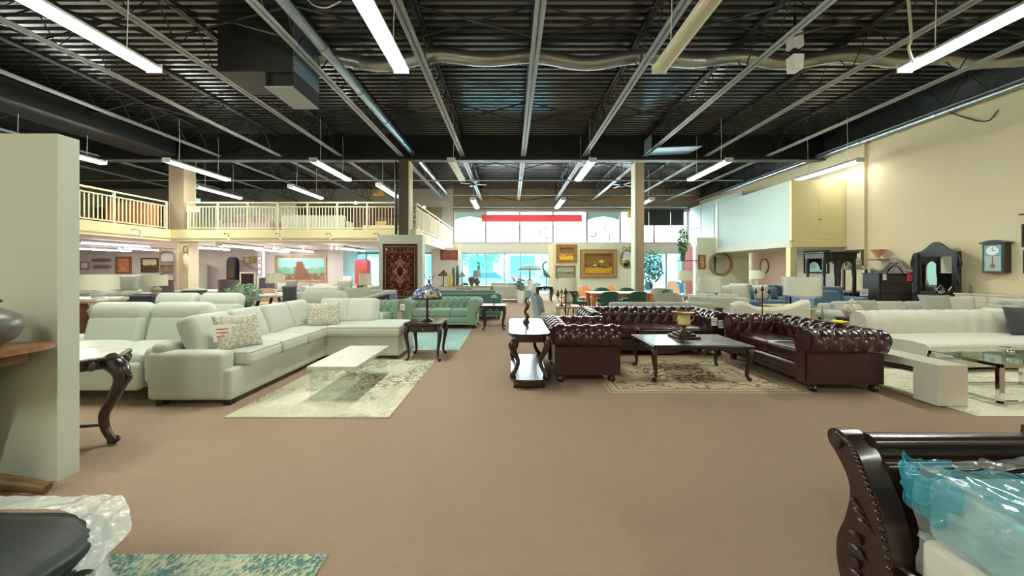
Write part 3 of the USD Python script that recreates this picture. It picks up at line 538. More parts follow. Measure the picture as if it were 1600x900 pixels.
def chesterfield(name, label, cat, W, loc, rz, seats, m, mb, D=.92, H=.77, feet='wood_dark', group=None, amp=.028):
    t = thing(name, label, cat, loc, rz, group); A = .23; r = .135; H -= .025
    bk, b1 = roll(W - .18, H, r, amp=amp); part(t, 'backrest', T(bk, (0, D / 2 - .2, 0)), m, smooth=50); B = [T(x, (0, D / 2 - .2, 0)) for x in b1]
    L = D - .02
    for s in (-1, 1):
        ar, b2 = roll(L, H - .005, r, amp=amp); mm = lambda g: T(g, (s * (W / 2 - A), -.01, 0), rz=-90 * s); part(t, 'arm', mm(ar), m, smooth=50); B += [mm(x) for x in b2]
        A_, B_ = tuft_profile(H - .02, r - .02, .11, .12, 3, 16); pol = [(p[0] * s, p[1]) for p in A_ + B_]
        part(t, 'arm_front', T(prism(pol, -.012, .012), (s * (W / 2 - A + .008), -D / 2 + .0, 0)), m)
    part(t, 'button', J(B), mb, kind='stuff'); part(t, 'base', box(-W / 2 + .1, W / 2 - .1, -D / 2 + .05, D / 2 - .1, .09, .29, .02), m)
    part(t, 'front_rail', rbox((W - 2 * A + .06, .05, .12), .02, (0, -D / 2 + .06, .22)), m)
    iw = W - 2 * A + .03
    for k in range(seats): part(t, 'seat_cushion', rbox((iw / seats - .004, D - .34, .17), .04, (-iw / 2 + iw / seats * (k + .5), -.09, .375), puff=.025, both=False), m, smooth=60)
    for sx_ in (-1, 1):
        for sy in (-1, 1): part(t, 'foot', lathe([(.03, 0), (.05, .02), (.055, .045), (.04, .075), (.045, .1)], 14, (sx_ * (W / 2 - .13), sy * (D / 2 - .1), 0)), feet)
    return t
chesterfield('chesterfield_sofa', 'three-seat tufted burgundy leather sofa behind the carved coffee table', 'sofa', 2.4, (2.53, 6.62, 0), 0, 3, 'leather_brown', 'button_brown', D=1.0)
chesterfield('chesterfield_loveseat', 'tufted burgundy leather loveseat at right, its end turned to the viewer', 'sofa', 1.82, (4.07, 5.17, 0), -90, 2, 'leather_brown', 'button_brown', D=.94)
chesterfield('chesterfield_armchair', 'tufted burgundy leather armchair beside the long console table', 'armchair', 1.12, (1.0, 5.2, 0), 90, 1, 'leather_brown', 'button_brown', D=.88)
chesterfield('tufted_sofa', 'sea green velvet tufted sofa facing the viewer behind the stained glass lamp', 'sofa', 2.0, (-1.78, 9.35, 0), 0, 3, 'velvet_sea', 'button_green', D=.9, H=.74, amp=.05)
chesterfield('tufted_loveseat', 'sea green velvet tufted loveseat showing between the sectional and the stained glass lamp', 'sofa', 1.6, (-3.22, 8.1, 0), 90, 2, 'velvet_sea', 'button_green', D=.86, H=.74, amp=.05)
def price_tag(label, loc, w=.1, h=.14, rz=0, red=False, m='paper'):
    t = thing('price_tag', label, 'tag', loc, rz); part(t, 'card', cbox((0, 0, 0), (w, .004, h)), m)
    for k in range(3): part(t, 'print_line', cbox((0, -.003, h * .22 - k * h * .2), (w * .7, .002, h * .05)), 'ink_red' if red else 'ink')
price_tag('white price tag hanging at the left arm of the tufted leather loveseat', (3.58, 6.09, .56)); price_tag('white price tag hanging on the right arm of the long tufted leather sofa', (3.47, 6.105, .6))
price_tag('white price tag between the green tufted loveseat and sofa', (-2.68, 8.86, .55), .12, .16)
top('yellow_note', T(J(box(-.1, .1, -.07, .07, 0, .004), T(box(-.07, .07, -.05, .05, 0, .004), (.02, .02, .006), rz=20)), (4.42, 4.83, .79), rz=25), 'paper_yellow', 'bright yellow paper lying on the tufted leather loveseat', 'paper')

# ================================================================ light grey sectional and its neighbours
def mk_sectional():
    t = thing('sectional_sofa', 'large light grey fabric sectional with chaise around the cream rug', 'sectional sofa'); m = 'fabric_light'
    part(t, 'base', J(rbox((.86, 2.1, .34), .03, (-3.5, 4.98, .22))), m); part(t, 'base', rbox((2.02, .9, .34), .03, (-2.90 + .04, 6.4, .22)), m)
    part(t, 'arm', rbox((.83, .20, .52), .05, (-3.56, 4.0, .32), puff=.015, both=False), m)
    part(t, 'back_frame', rbox((.2, 2.9, .62), .06, (-3.87, 5.38, .37)), m); part(t, 'back_frame', rbox((1.55, .2, .62), .06, (-3.2, 6.78, .37)), m)
    for k in range(3): part(t, 'seat_cushion', rbox((.84, .605, .16), .05, (-3.42, 4.42 + .612 * k, .465), puff=.03, both=False), m, smooth=60)
    def welt(w, d, x, y, z): q = rrect(w / 2 - .012, d / 2 - .012, .05); return tube(np.vstack([np.c_[q + [x, y], np.full(len(q), z)], [[q[0][0] + x, q[0][1] + y, z]]]), .007, 6)
    for k in range(3): part(t, 'piping', J(welt(.84, .605, -3.42, 4.42 + .612 * k, .53), welt(.84, .605, -3.42, 4.42 + .612 * k, .402)), 'fabric_grey')
    part(t, 'piping', J(welt(1.28, .88, -2.46, 6.33, .53), welt(1.28, .88, -2.46, 6.33, .392)), 'fabric_grey'); part(t, 'piping', welt(.74, .84, -3.43, 6.28, .525), 'fabric_grey')
    part(t, 'corner_cushion', rbox((.74, .84, .16), .05, (-3.43, 6.28, .46), puff=.02, both=False), m, smooth=60)
    part(t, 'chaise_cushion', rbox((1.28, .88, .17), .06, (-2.46, 6.33, .46), puff=.03, both=False), m, smooth=60)
    for k, y in enumerate((4.36, 4.97, 5.58, 6.15)): part(t, 'back_cushion', rbox((.50, .60, .20), .07, (-3.68 + .02 * (k == 0), y, .71), puff=.045, rx=0, ry=68, dents=[(.0, -.12, .035, .02), (.0, 0, .035, .02), (0, .12, .035, .02)]), m, smooth=60)
    for k, x in enumerate((-3.22, -2.72)): part(t, 'back_cushion', rbox((.56, .48, .20), .07, (x, 6.6, .72), puff=.045, rx=70, dents=[(-.14, .02, .035, .02), (0, .02, .035, .02), (.14, .02, .035, .02)]), m, smooth=60)
    for x, y in ((-3.86, 3.98), (-3.12, 3.98), (-3.12, 5.9), (-1.95, 6.0), (-1.95, 6.75), (-3.86, 6.75)): part(t, 'leg', box(x - .04, x + .04, y - .04, y + .04, 0, .06), 'wood_black')
mk_sectional()
U, V = uvgrid(11, 11)
def print_pillow(name, label, w, h, th, loc, rx, ry, rz, seed, pal):
    t = thing(name, label, 'pillow'); mesh = cushion(w, h, th, loc, rx, ry, rz, 51); o = usdkit.mesh(stage, path('cover', t.GetPath()), (mesh.vertices, mesh.faces), M['weave'], smooth=True)
    q = T(mesh, -np.array(loc)).vertices; n = meshkit.fbm(q * 44, 3, seed); c = cmix(pal[0], pal[1], np.clip((np.abs(n - .5) - .04) * 30, 0, 1)) / 255
    UsdGeom.PrimvarsAPI(o).CreatePrimvar('col', Sdf.ValueTypeNames.Color3fArray, 'vertex').Set(Vt.Vec3fArray.FromNumpy((c ** 2.2).astype(np.float32)))
    return t
PP = ((216, 214, 200), (172, 166, 148))
print_pillow('patterned_pillow', 'beige printed pillow with a red and white tag at the near end of the sectional', .48, .44, .14, (-3.28, 4.32, .74), -20, 0, 58, 3, PP)
print_pillow('patterned_pillow', 'beige printed pillow on the chaise side of the sectional', .50, .40, .14, (-3.18, 6.1, .73), -16, 0, 22, 8, PP)
price_tag('red and white price tag on the near printed pillow of the sectional', (-3.33, 4.14, .76), .16, .2, 38, red=True)
def mk_recliner(label, loc, rz):
    t = thing('leather_recliner_sofa', label, 'sofa', loc, rz); m = 'leather_white'     # front towards -y, 2.2 wide
    part(t, 'base', rbox((1.62, .8, .3), .05, (0, 0, .29)), m)
    for s in (-1, 1):
        part(t, 'seat_cushion', rbox((.74, .74, .2), .09, (s * .37, -.12, .46), puff=.04, both=False), m, smooth=60); part(t, 'front_panel', rbox((.74, .14, .32), .06, (s * .37, -.46, .3)), m, smooth=60)
        part(t, 'backrest', rbox((.80, .46, .22), .1, (s * .41, .36, .66), rx=78, puff=.03), m, smooth=60); part(t, 'headrest', rbox((.80, .28, .22), .11, (s * .41, .41, .91), rx=74, puff=.02), m, smooth=60)
        part(t, 'arm', rbox((.2, .9, .44), .09, (s * .83, -.04, .4), puff=.03, both=False), m, smooth=60)
        for y in (-.36, .34): part(t, 'leg', box(s * .82 - .03, s * .82 + .03, y - .05, y + .05, 0, .15, .006), 'chrome')
mk_recliner('white leather reclining sofa with headrests behind the near end of the sectional', (-4.86, 4.48, 0), 0)
mk_recliner('second white leather reclining sofa, its headrests just showing behind the first', (-5.85, 6.35, 0), 0)
# glass-legged coffee table
t = thing('waterfall_coffee_table', 'white slab coffee table on clear glass panel legs', 'coffee table')
part(t, 'tabletop', box(-2.30, -1.74, 4.03, 5.13, .355, .40, .004), 'table_white')
for y in (4.06, 5.08): part(t, 'glass_leg', box(-2.28, -1.76, y, y + .015, .012, .355), 'glass')
for x in (-2.29, -1.765): part(t, 'glass_side', box(x, x + .012, 4.4, 4.8, .012, .355), 'glass') if x > 0 else None
# carved tables
def carved_apron(L, h, depth, seed=0):
    x = np.linspace(-L / 2, L / 2, 41); z = -h * (.55 + .3 * np.cos(x / L * 2 * PI * 3) * np.abs(np.cos(x / L * PI)) + .45 * np.abs(x / L * 2) ** 4); return prism([(-L / 2, 0)] + list(zip(x, z)) + [(L / 2, 0)], -depth / 2, depth / 2)
def table(name, label, cat, W, D, H, loc, rz=0, wood='wood_dark', topm=None, ap=.10, th=.035, legr=.03, bulge=.04, over=.03, stretcher=False, leg='cabriole', drawer=False, group=None, shape=0):
    t = thing(name, label, cat, loc, rz, group)
    if shape:
        n = 10; e = []
        for (ax, ay, bx, by) in ((-1, -1, 1, -1), (1, -1, 1, 1), (1, 1, -1, 1), (-1, 1, -1, -1)):
            for k in range(n): u = k / n; px, py = ax + (bx - ax) * u, ay + (by - ay) * u; b = shape * math.sin(u * PI * 3) * .5; e.append((px * W / 2 + (b if ax == bx else 0) * ax, py * D / 2 + (b if ay == by else 0) * ay))
        part(t, 'tabletop', plan(e, H - th, H), wood if not topm else topm)
    else: part(t, 'tabletop', box(-W / 2, W / 2, -D / 2, D / 2, H - th, H, .008), wood)
    if topm and not shape: part(t, 'top_inset', box(-W / 2 + .03, W / 2 - .03, -D / 2 + .03, D / 2 - .03, H, H + .006, .003), topm)
    w, d = W / 2 - over - legr, D / 2 - over - legr
    for s in (-1, 1):
        part(t, 'apron', T(carved_apron(2 * w, ap, .022), (0, s * d, H - th)), wood); part(t, 'apron', T(carved_apron(2 * d, ap, .022), (s * w, 0, H - th), rz=90), wood)
        for q in (-1, 1):
            if leg == 'cabriole': part(t, 'leg', cabriole(s * w, q * d, H - th, (s, q), legr, bulge), wood, smooth=60)
            else: part(t, 'leg', box(s * w - legr, s * w + legr, q * d - legr, q * d + legr, 0, H - th, .005), wood)
    if stretcher: part(t, 'stretcher', tube([(-w, 0, .16), (w, 0, .16)], .018), wood); part(t, 'stretcher', tube([(-w, -d, .12), (-w, d, .12)], .018), wood); part(t, 'stretcher', tube([(w, -d, .12), (w, d, .12)], .018), wood)
    if drawer: dr = part(t, 'drawer', box(-w * .8, w * .8, -d - .03, -d, H - th - ap * .85, H - th - .01, .006), wood); part(dr, 'knob', ball((0, -d - .04, H - th - ap * .45), .012, n=1), 'gilt')
    return t
ct = table('carved_coffee_table', 'carved dark wood coffee table with dark marble top on the Persian rug', 'coffee table', 1.34, .86, .475, (2.53, 5.12, .012), 0, 'wood_dark', 'marble_dark', ap=.09, legr=.03, bulge=.045)
for s in (-1, 1): part(ct, 'carved_shell', T(lathe([(.05, 0), (.04, .02), (.015, .03)], 12), (s * .0, -.40 * s, .4), rx=90 * s), 'wood_dark')
price_tag('small white price card on the corner of the carved coffee table', (3.02, 4.86, .49), .14, .004, 0)
et = table('carved_end_table', 'carved dark wood end table carrying the stained glass lamp', 'end table', .60, .60, .62, (-1.42, 6.06, 0), 0, 'wood_dark', None, ap=.13, legr=.028, bulge=.045, shape=.035, drawer=True)
table('dark_end_table', 'dark wood end table with a small lamp at the right of the green tufted sofa', 'end table', .58, .56, .60, (-.42, 9.0, 0), 0, 'wood_espresso', None, ap=.12, legr=.03, bulge=.05, shape=.03)
t = thing('carved_side_table', 'carved dark three-legged table half hidden behind the white partition', 'side table', (-3.74, 3.06, 0)); lp = [(.37 * math.cos(a) * (1 + .05 * math.cos(6 * a)), .32 * math.sin(a) * (1 + .05 * math.cos(6 * a))) for a in np.linspace(0, 2 * PI, 60)[:-1]]
part(t, 'tabletop', plan(lp, .735, .755), 'wood_dark'); part(t, 'top_inset', plan([(a * .9, b * .9) for a, b in lp], .755, .762), 'marble_white'); part(t, 'apron', plan([(a * .86, b * .86) for a, b in lp], .66, .735), 'wood_dark')
for k, a in enumerate((0, 2.53, 3.93)):
    o = np.array([math.cos(a), math.sin(a) * .85, 0]); c = o * .30; g = part(t, 'leg', tube(spl([c + [0, 0, .72], c + o * .09 + [0, 0, .66], c + o * .12 + [0, 0, .56], c + o * .05 + [0, 0, .40], c - o * .03 + [0, 0, .26], c - o * .02 + [0, 0, .14], c + o * .03 + [0, 0, .05], c + o * .045 + [0, 0, .012]], 26), np.interp(np.linspace(0, 1, 26), [0, .12, .3, .6, .85, .95, 1], [.075, .07, .05, .034, .026, .034, .02]), 10), 'wood_dark', smooth=60)
    part(g, 'carving', tube(spl([c + o * .16 + [0, 0, .63], c + o * .19 + [0, 0, .58], c + o * .16 + [0, 0, .53]], 8), .018, 6), 'wood_dark'); part(g, 'foot_scroll', tube(spl([c + o * .05 + [0, 0, .02], c + o * .09 + [0, 0, .05], c + o * .075 + [0, 0, .08]], 8), [.02, .02, .018, .016, .014, .012, .01, .006], 6), 'wood_dark'); part(t, 'stretcher', tube([c - o * .02 + [0, 0, .17], (0, 0, .15)], .014, 6), 'wood_dark')
for k in range(14): a = 2 * PI * k / 14; part(t, 'edge_carving', ball((.35 * math.cos(a), .30 * math.sin(a), .70), .03, (1, 1, 1.4), 1), 'wood_dark')
# long console with an octagonal top, four scrolled legs and a lower shelf
t = thing('console_table', 'long dark polished console with scrolled legs and lower shelf beside the leather armchair', 'console table', (.235, 5.1, 0))
def octo(w, l, c, bow=0): return [(-w + c, -l), (-w * .3, -l - bow), (w * .3, -l - bow), (w - c, -l), (w, -l + c * 2.2), (w, l - c * 2.2), (w - c, l), (-w + c, l), (-w, l - c * 2.2), (-w, -l + c * 2.2)]
part(t, 'tabletop', plan(octo(.26, .70, .05, .03), .665, .70), 'wood_dark'); part(t, 'apron', plan(octo(.215, .64, .05, .02), .585, .665), 'wood_dark'); part(t, 'shelf', plan(octo(.235, .66, .05, .02), .085, .125), 'wood_dark'); part(t, 'plinth', plan(octo(.2, .62, .05, .02), .03, .085), 'wood_dark')
for s in (-1, 1):
    for q in (-1, 1):
        b = np.array([s * .165, q * .55, 0.0]); o = np.array([s * .05, q * .02, 0]); part(t, 'scroll_leg', tube(spl([b + o * .6 + [0, 0, .60], b + o * 1.2 + [0, 0, .53], b + o * .3 + [0, 0, .42], b - o * .5 + [0, 0, .32], b + o * .2 + [0, 0, .22], b + o + [0, 0, .16], b + o * .5 + [0, 0, .118]], 22), np.interp(np.linspace(0, 1, 22), [0, .15, .45, .7, .9, 1], [.032, .045, .028, .026, .04, .03]), 8), 'wood_dark', smooth=60)
        part(t, 'leg_scroll', T(lathe([(.022, -.02), (.03, -.01), (.03, .01), (.022, .02)], 12), b + o * 1.3 + [0, 0, .55], rx=90), 'wood_dark'); part(t, 'foot', box(s * .17 - .03, s * .17 + .03, q * .56 - .03, q * .56 + .03, 0, .03, .006), 'wood_dark')
def figurine(label, loc, h, m='bronze', base=.05):
    t = thing('figurine', label, 'statue', loc); part(t, 'plinth', lathe([(base, 0), (base, .02), (base * .7, .035), (base * .8, .05)], 14), m)
    part(t, 'figure', tube(spl([(0, 0, .05), (.02, 0, h * .25), (-.015, .01, h * .45), (.02, 0, h * .65), (0, 0, h * .85), (.0, 0, h)], 24), np.interp(np.linspace(0, 1, 24), [0, .2, .4, .6, .75, .85, .95, 1], [.028, .03, .018, .03, .016, .012, .02, .008]), 9), m, smooth=60)
    part(t, 'arm', tube(spl([(0, 0, h * .68), (.05, 0, h * .75), (.03, 0, h * .92)], 10), .008, 6), m); return t
figurine('slender bronze statuette standing on the long console table', (.23, 5.35, .70), .36)
# carved table top urn
t = thing('urn', 'footed brass and stone urn on the carved marble coffee table', 'urn', (2.55, 5.28, .493)); US = t; part(t, 'plinth', J(box(-.15, .15, -.15, .15, 0, .025, .006), box(-.11, .11, -.11, .11, .025, .05, .006), box(-.07, .07, -.07, .07, .05, .07, .005)), 'bronze')
part(t, 'stem', lathe([(.06, .07), (.03, .085), (.02, .11), (.035, .125), (.04, .13)], 20), 'bronze'); part(t, 'bowl', lathe([(.04, .13), (.075, .15), (.085, .185), (.075, .22), (.08, .25), (.085, .26)], 24), 'ceramic_yellow'); part(t, 'rim', lathe([(.085, .26), (.125, .272), (.13, .285), (.10, .29), (.08, .275)], 24), 'gilt')
for s in (-1, 1): part(t, 'handle', tube(spl([(s * .08, 0, .25), (s * .13, 0, .24), (s * .12, 0, .19), (s * .08, 0, .18)], 12), .009, 6), 'gilt')
UsdGeom.Xformable(US).AddScaleOp().Set(Gf.Vec3f(1.12, 1.12, 1.3))
# stained glass lamp
def glass_lamp(label, loc, sc=1.0, shade='lamp_blue', r=.25, cone=False):
    t = thing('stained_glass_lamp', label, 'lamp', loc); k = sc
    part(t, 'base', lathe([(.10 * k, 0), (.10 * k, .012 * k), (.06 * k, .03 * k), (.03 * k, .05 * k)], 18), 'bronze'); part(t, 'stem', lathe([(.022 * k, .05 * k), (.018 * k, .2 * k), (.024 * k, .24 * k), (.016 * k, .42 * k)], 12), 'bronze')
    pr = [(r, .40), (r * .99, .425), (r * .93, .47), (r * .78, .52), (r * .52, .56), (r * .2, .58), (.03, .585)] if not cone else [(r, .40), (r * .52, .49), (.03, .57)]
    part(t, 'shade', shell([(a * k, b * k) for a, b in pr], 28, .006 * k), shade, smooth=60); part(t, 'shade_rim', shell([(r * k * 1.005, .375 * k), (r * k * 1.005, .405 * k)], 28, .01 * k), 'bronze')
    for q in range(12):
        a = q * PI / 6; part(t, 'lead_rib', tube([(x * k * 1.01 * math.cos(a), x * k * 1.01 * math.sin(a), z * k) for x, z in pr], .0035 * k, 4), 'bronze')
    part(t, 'finial', lathe([(.03 * k, .585 * k), (.02 * k, .60 * k), (.008 * k, .625 * k)], 10), 'bronze'); return t
glass_lamp('large domed blue stained glass lamp on the carved end table', (-1.41, 6.05, .62), 1.0)
# ================================================================ white bench, chrome table, curved sofa at right
t = thing('block_bench', 'glossy white waterfall bench with thick block legs at the edge of the pale rug', 'bench', (0, 0, .013)); part(t, 'seat_slab', box(4.62, 4.94, 3.87, 5.0, .36, .445, .004), 'gloss_white')
for y in (3.87, 4.75): part(t, 'block_leg', box(4.62, 4.94, y, y + .25, 0, .36, .004), 'gloss_white')
t = thing('chrome_coffee_table', 'chrome framed glass-top coffee table before the curved white sofa', 'coffee table', (0, 0, .013)); x0, x1, y0, y1 = 5.42, 6.6, 3.97, 4.62
part(t, 'glass_top', box(x0, x1, y0, y1, .43, .442), 'glass'); 
for a, b in (((x0, y0), (x1, y0)), ((x0, y1), (x1, y1)), ((x0, y0), (x0, y1)), ((x1, y0), (x1, y1))): part(t, 'frame_bar', box(min(a[0], b[0]) - .02, max(a[0], b[0]) + .02, min(a[1], b[1]) - .02, max(a[1], b[1]) + .02, .395, .43, .003), 'chrome'); part(t, 'lower_bar', box(min(a[0], b[0]) - .02, max(a[0], b[0]) + .02, min(a[1], b[1]) - .02, max(a[1], b[1]) + .02, .0, .025, .003), 'chrome')
for x in (x0, x1):
    for y in (y0, y1): part(t, 'leg', box(x - .03, x + .03, y - .02, y + .02, .025, .395, .003), 'chrome')
t = thing('glass_block', 'small square glass ornament on the chrome table', 'ornament', (6.0, 4.3, .456)); part(t, 'block', box(-.08, .08, -.08, .08, 0, .1, .01), 'glass'); part(t, 'core', ball((0, 0, .05), .03), 'chrome')
def curved_sofa():
    t = thing('curved_sofa', 'large off-white channel-tufted curved sofa across the right side', 'sofa'); m = 'fabric_white'
    # inner seat edge and back follow an arc opening towards the viewer
    cx, cy, R = 7.7, -6.05, 12.0; a0, a1, n = math.radians(99.4), math.radians(80.5), 90; A = np.linspace(a0, a1, n)
    prof = np.array([(.0, .42), (-.01, .62), (.02, .74), (.09, .79), (.17, .79), (.235, .74), (.25, .6), (.25, .12), (0, .12)])     # radial offset, z
    ch = np.abs(np.sin((A - a0) / (a1 - a0) * PI * 17)) ** .5 * .03
    P = np.array([[(cx + (R + o - (ch[i] if k < 3 else -ch[i] * (k in (5, 6)))) * math.cos(a), cy + (R + o - (ch[i] if k < 3 else 0)) * math.sin(a), z + (ch[i] * .6 if k in (2, 3, 4) else 0)) for k, (o, z) in enumerate(prof)] for i, a in enumerate(A)])
    v = P.reshape(-1, 3); f = gridfaces(n, len(prof), cv=True); cap = [[0, 1, 2], [0, 2, 3], [0, 3, 4], [0, 4, 5], [0, 5, 6], [0, 6, 7], [0, 7, 8]]; f = np.vstack([f, cap, np.array(cap)[:, ::-1] + (n - 1) * len(prof)]); mm = trimesh.Trimesh(v, f, process=False); mm.fix_normals(); part(t, 'channel_back', mm, m, smooth=50)
    def arcblock(r0, r1, z0, z1, n=60):
        B = np.linspace(a0, a1, n); rg = [(r0, z0 + .03), (r0, z1 - .05), (r0 + .04, z1 - .01), (r0 + .2, z1 + .01), (r1, z1), (r1, z0 + .03)]; P = np.array([[(cx + r * math.cos(b), cy + r * math.sin(b), z) for r, z in rg] for b in B]); f = gridfaces(n, 6, cv=True); cap = np.array([[0, 1, 2], [0, 2, 3], [0, 3, 4], [0, 4, 5]]); f = np.vstack([f, cap, cap[:, ::-1] + (n - 1) * 6]); q = trimesh.Trimesh(P.reshape(-1, 3), f, process=False); q.fix_normals(); return q
    part(t, 'seat', arcblock(R - .78, R + .02, .22, .44), m, smooth=50); part(t, 'base', arcblock(R - .74, R + .2, .05, .25), m); part(t, 'plinth', arcblock(R - .62, R + .16, -.02, .06), 'wood_black')
    return t
curved_sofa()
t = thing('throw_pillow', 'dark olive pillow at the right end of the curved white sofa', 'pillow'); part(t, 'cover', cushion(.5, .46, .15, (8.22, 5.74, .66), -14, 0, -4), 'fabric_dark'); part(t, 'piping', tube(spl([(7.99, 5.70, .45), (8.45, 5.68, .45)], 5), .006, 5), 'fabric_dark')
# ================================================================ sleigh bed at lower right
t = thing('sleigh_bed', 'dark carved sleigh bed footboard with wrapped mattress at lower right', 'bed')
inner = [(1.37, .06), (1.40, .2), (1.41, .36), (1.45, .52), (1.50, .62), (1.545, .70)]; outer = [(1.60, .755), (1.655, .765), (1.695, .735), (1.69, .69), (1.655, .655), (1.60, .58), (1.585, .50), (1.61, .38), (1.645, .28), (1.65, .18), (1.62, .06), (1.60, 0), (1.42, 0)]
pol = [(a, b) for a, b in list(spl(inner, 16)) + list(spl(outer, 40))]
def yzprism(pol, x0, x1):
    m = trimesh.creation.extrude_polygon(Polygon(pol), x1 - x0, engine='earcut'); v = m.vertices.copy(); m.vertices = np.stack([v[:, 2] + x0, v[:, 0], v[:, 1]], 1); m.fix_normals(); return m
for x in (1.50, 3.35):
    p_ = part(t, 'footboard_post', yzprism(pol, x, x + .09), 'wood_dark', 'carved S-shaped end post' if x < 2 else None)
    if x < 2:
        edge = spl([(x + .0, a, b) for a, b in [(1.40, .12), (1.425, .34), (1.47, .52), (1.53, .64), (1.58, .72), (1.64, .745)]], 30); part(p_, 'bead_trim', J([ball(q, .012, n=1) for q in edge]), 'wood_dark', kind='stuff'); part(p_, 'scroll', T(lathe([(.035, 0), (.03, .012), (.012, .016)], 14), (x, 1.65, .71), ry=-90), 'wood_dark')
        for k in range(5): part(p_, 'carved_leaf', tube(spl([(x - .002, 1.50 + .02 * k % .05, .10 + .055 * k), (x - .01, 1.54, .13 + .055 * k), (x - .002, 1.59, .12 + .055 * k)], 10), np.interp(np.linspace(0, 1, 10), [0, .5, 1], [.003, .011, .003]), 6), 'wood_dark')
        for k in range(3): part(p_, 'carved_leaf', tube(spl([(x - .002, 1.48 + .02 * k, .40 + .03 * k), (x - .01, 1.52 + .02 * k, .43 + .03 * k), (x - .002, 1.55 + .01 * k, .42 + .04 * k)], 10), np.interp(np.linspace(0, 1, 10), [0, .5, 1], [.003, .01, .003]), 6), 'wood_dark')
part(t, 'top_rail', yzprism([(1.60 + .045 * math.cos(a), .735 + .03 * math.sin(a)) for a in np.linspace(0, 2 * PI, 20)[:-1]], 1.59, 3.35), 'wood_dark'); part(t, 'lower_rail', yzprism([(1.53 + .03 * math.cos(a), .66 + .022 * math.sin(a)) for a in np.linspace(0, 2 * PI, 16)[:-1]], 1.59, 3.35), 'wood_dark')
part(t, 'footboard_panel', yzprism([(1.52, .66), (1.56, .67), (1.62, .30), (1.60, .08), (1.57, .08), (1.58, .30)], 1.59, 3.35), 'wood_dark'); part(t, 'upper_panel', yzprism([(1.575, .655), (1.60, .655), (1.61, .735), (1.59, .74)], 1.59, 3.35), 'wood_dark'); part(t, 'crest', yzprism([(1.585, .74), (1.62, .74), (1.615, .80), (1.59, .80)], 2.3, 2.65), 'wood_dark')
part(t, 'side_rail', box(1.53, 1.56, -.6, 1.45, .12, .33, .01), 'wood_dark')
bs = thing('box_spring', 'cream box spring under the blue wrapped mattress', 'box spring'); part(bs, 'body', rbox((1.62, 2.0, .22), .03, (2.38, .38, .36)), 'mattress_cream'); part(bs, 'cover', box(1.6, 3.2, -.6, 1.35, .26, .27), 'mattress_cream')
mt = thing('wrapped_mattress', 'mattress wrapped in turquoise plastic on the sleigh bed', 'mattress'); part(mt, 'mattress', rbox((1.62, 1.98, .24), .045, (2.385, .38, .595), n=8), 'mattress_blue')
def crumple(P, amp, s, seed):
    Q = P.reshape(-1, 3); d = np.stack([meshkit.fbm(Q * s, 4, seed + k) - .5 for k in range(3)], 1); ridge = np.abs(meshkit.fbm(Q * s * .8, 3, seed + 9) - .5) * 2; Q = Q + amp * d * 2 + np.stack([0 * ridge, 0 * ridge, amp * (1 - ridge) ** 3], 1); return Q.reshape(P.shape)
def film(parent, name, P, m, amp, s, seed):
    P = crumple(P, amp, s, seed); v = P.reshape(-1, 3); return part(parent, name, trimesh.Trimesh(v, gridfaces(*P.shape[:2]), process=False), m, smooth=70)
def drape(pts0, pts1, nu, nv):    # ruled surface between two polylines
    a, b = spl(pts0, nu), spl(pts1, nu); w = np.linspace(0, 1, nv)[None, :, None]; return a[:, None] * (1 - w) + b[:, None] * w
film(mt, 'plastic_top', drape([(1.58, -.55, .718), (1.58, .4, .718), (1.58, 1.37, .72)], [(3.2, -.55, .718), (3.2, .4, .718), (3.2, 1.37, .72)], 170, 130), 'plastic_blue', .014, 9, 3)
film(mt, 'plastic_side', drape([(1.575, -.55, .72), (1.575, .4, .72), (1.575, 1.39, .72)], [(1.535, -.55, .42), (1.55, .4, .44), (1.545, 1.37, .48)], 170, 60), 'plastic', .03, 10, 13)
film(mt, 'plastic_corner', drape([(1.565, 1.24, .71), (1.545, 1.37, .725), (1.60, 1.44, .725), (1.75, 1.43, .72)], [(1.55, 1.24, .54), (1.525, 1.36, .57), (1.59, 1.42, .53), (1.75, 1.42, .55)], 90, 60), 'plastic_blue', .05, 9, 23)
film(mt, 'plastic_flap', drape([(1.62, 1.38, .70), (2.2, 1.40, .70), (3.1, 1.40, .71)], [(1.62, 1.48, .675), (2.2, 1.48, .70), (3.1, 1.50, .77)], 70, 14), 'plastic', .025, 10, 33)
film(bs, 'plastic_wrap', drape([(1.565, -.55, .50), (1.565, .4, .48), (1.565, 1.37, .48)], [(1.55, -.55, .34), (1.55, .4, .28), (1.55, 1.37, .34)], 80, 18), 'plastic', .03, 8, 43)
# ================================================================ wrapped dark ottoman, bottom left
t = thing('wrapped_ottoman', 'dark green-black leather ottoman half unwrapped from plastic, bottom left corner', 'ottoman')
def rr(hx, hy, r, d, z, c, n=9):
    out = []
    for k, (sx_, sy) in enumerate(((1, 1), (-1, 1), (-1, -1), (1, -1))):
        for b in np.linspace(0, PI / 2, n): b += k * PI / 2; out.append((c[0] + sx_ * (hx - r) + (r - d) * math.cos(b), c[1] + sy * (hy - r) + (r - d) * math.sin(b), z))
    return np.array(out)
def stack(rings):
    n = len(rings[0]); v = np.vstack(rings + [rings[0].mean(0)[None], rings[-1].mean(0)[None]]); i = np.arange(n); j = (i + 1) % n; a, b, o = len(rings) * n, len(rings) * n + 1, (len(rings) - 1) * n
    return trimesh.Trimesh(v, np.vstack([gridfaces(len(rings), n, cv=True)[:, ::-1], np.stack([np.full(n, a), j, i], 1), np.stack([np.full(n, b), o + i, o + j], 1)]), process=False)
oc = (-2.255, .745)
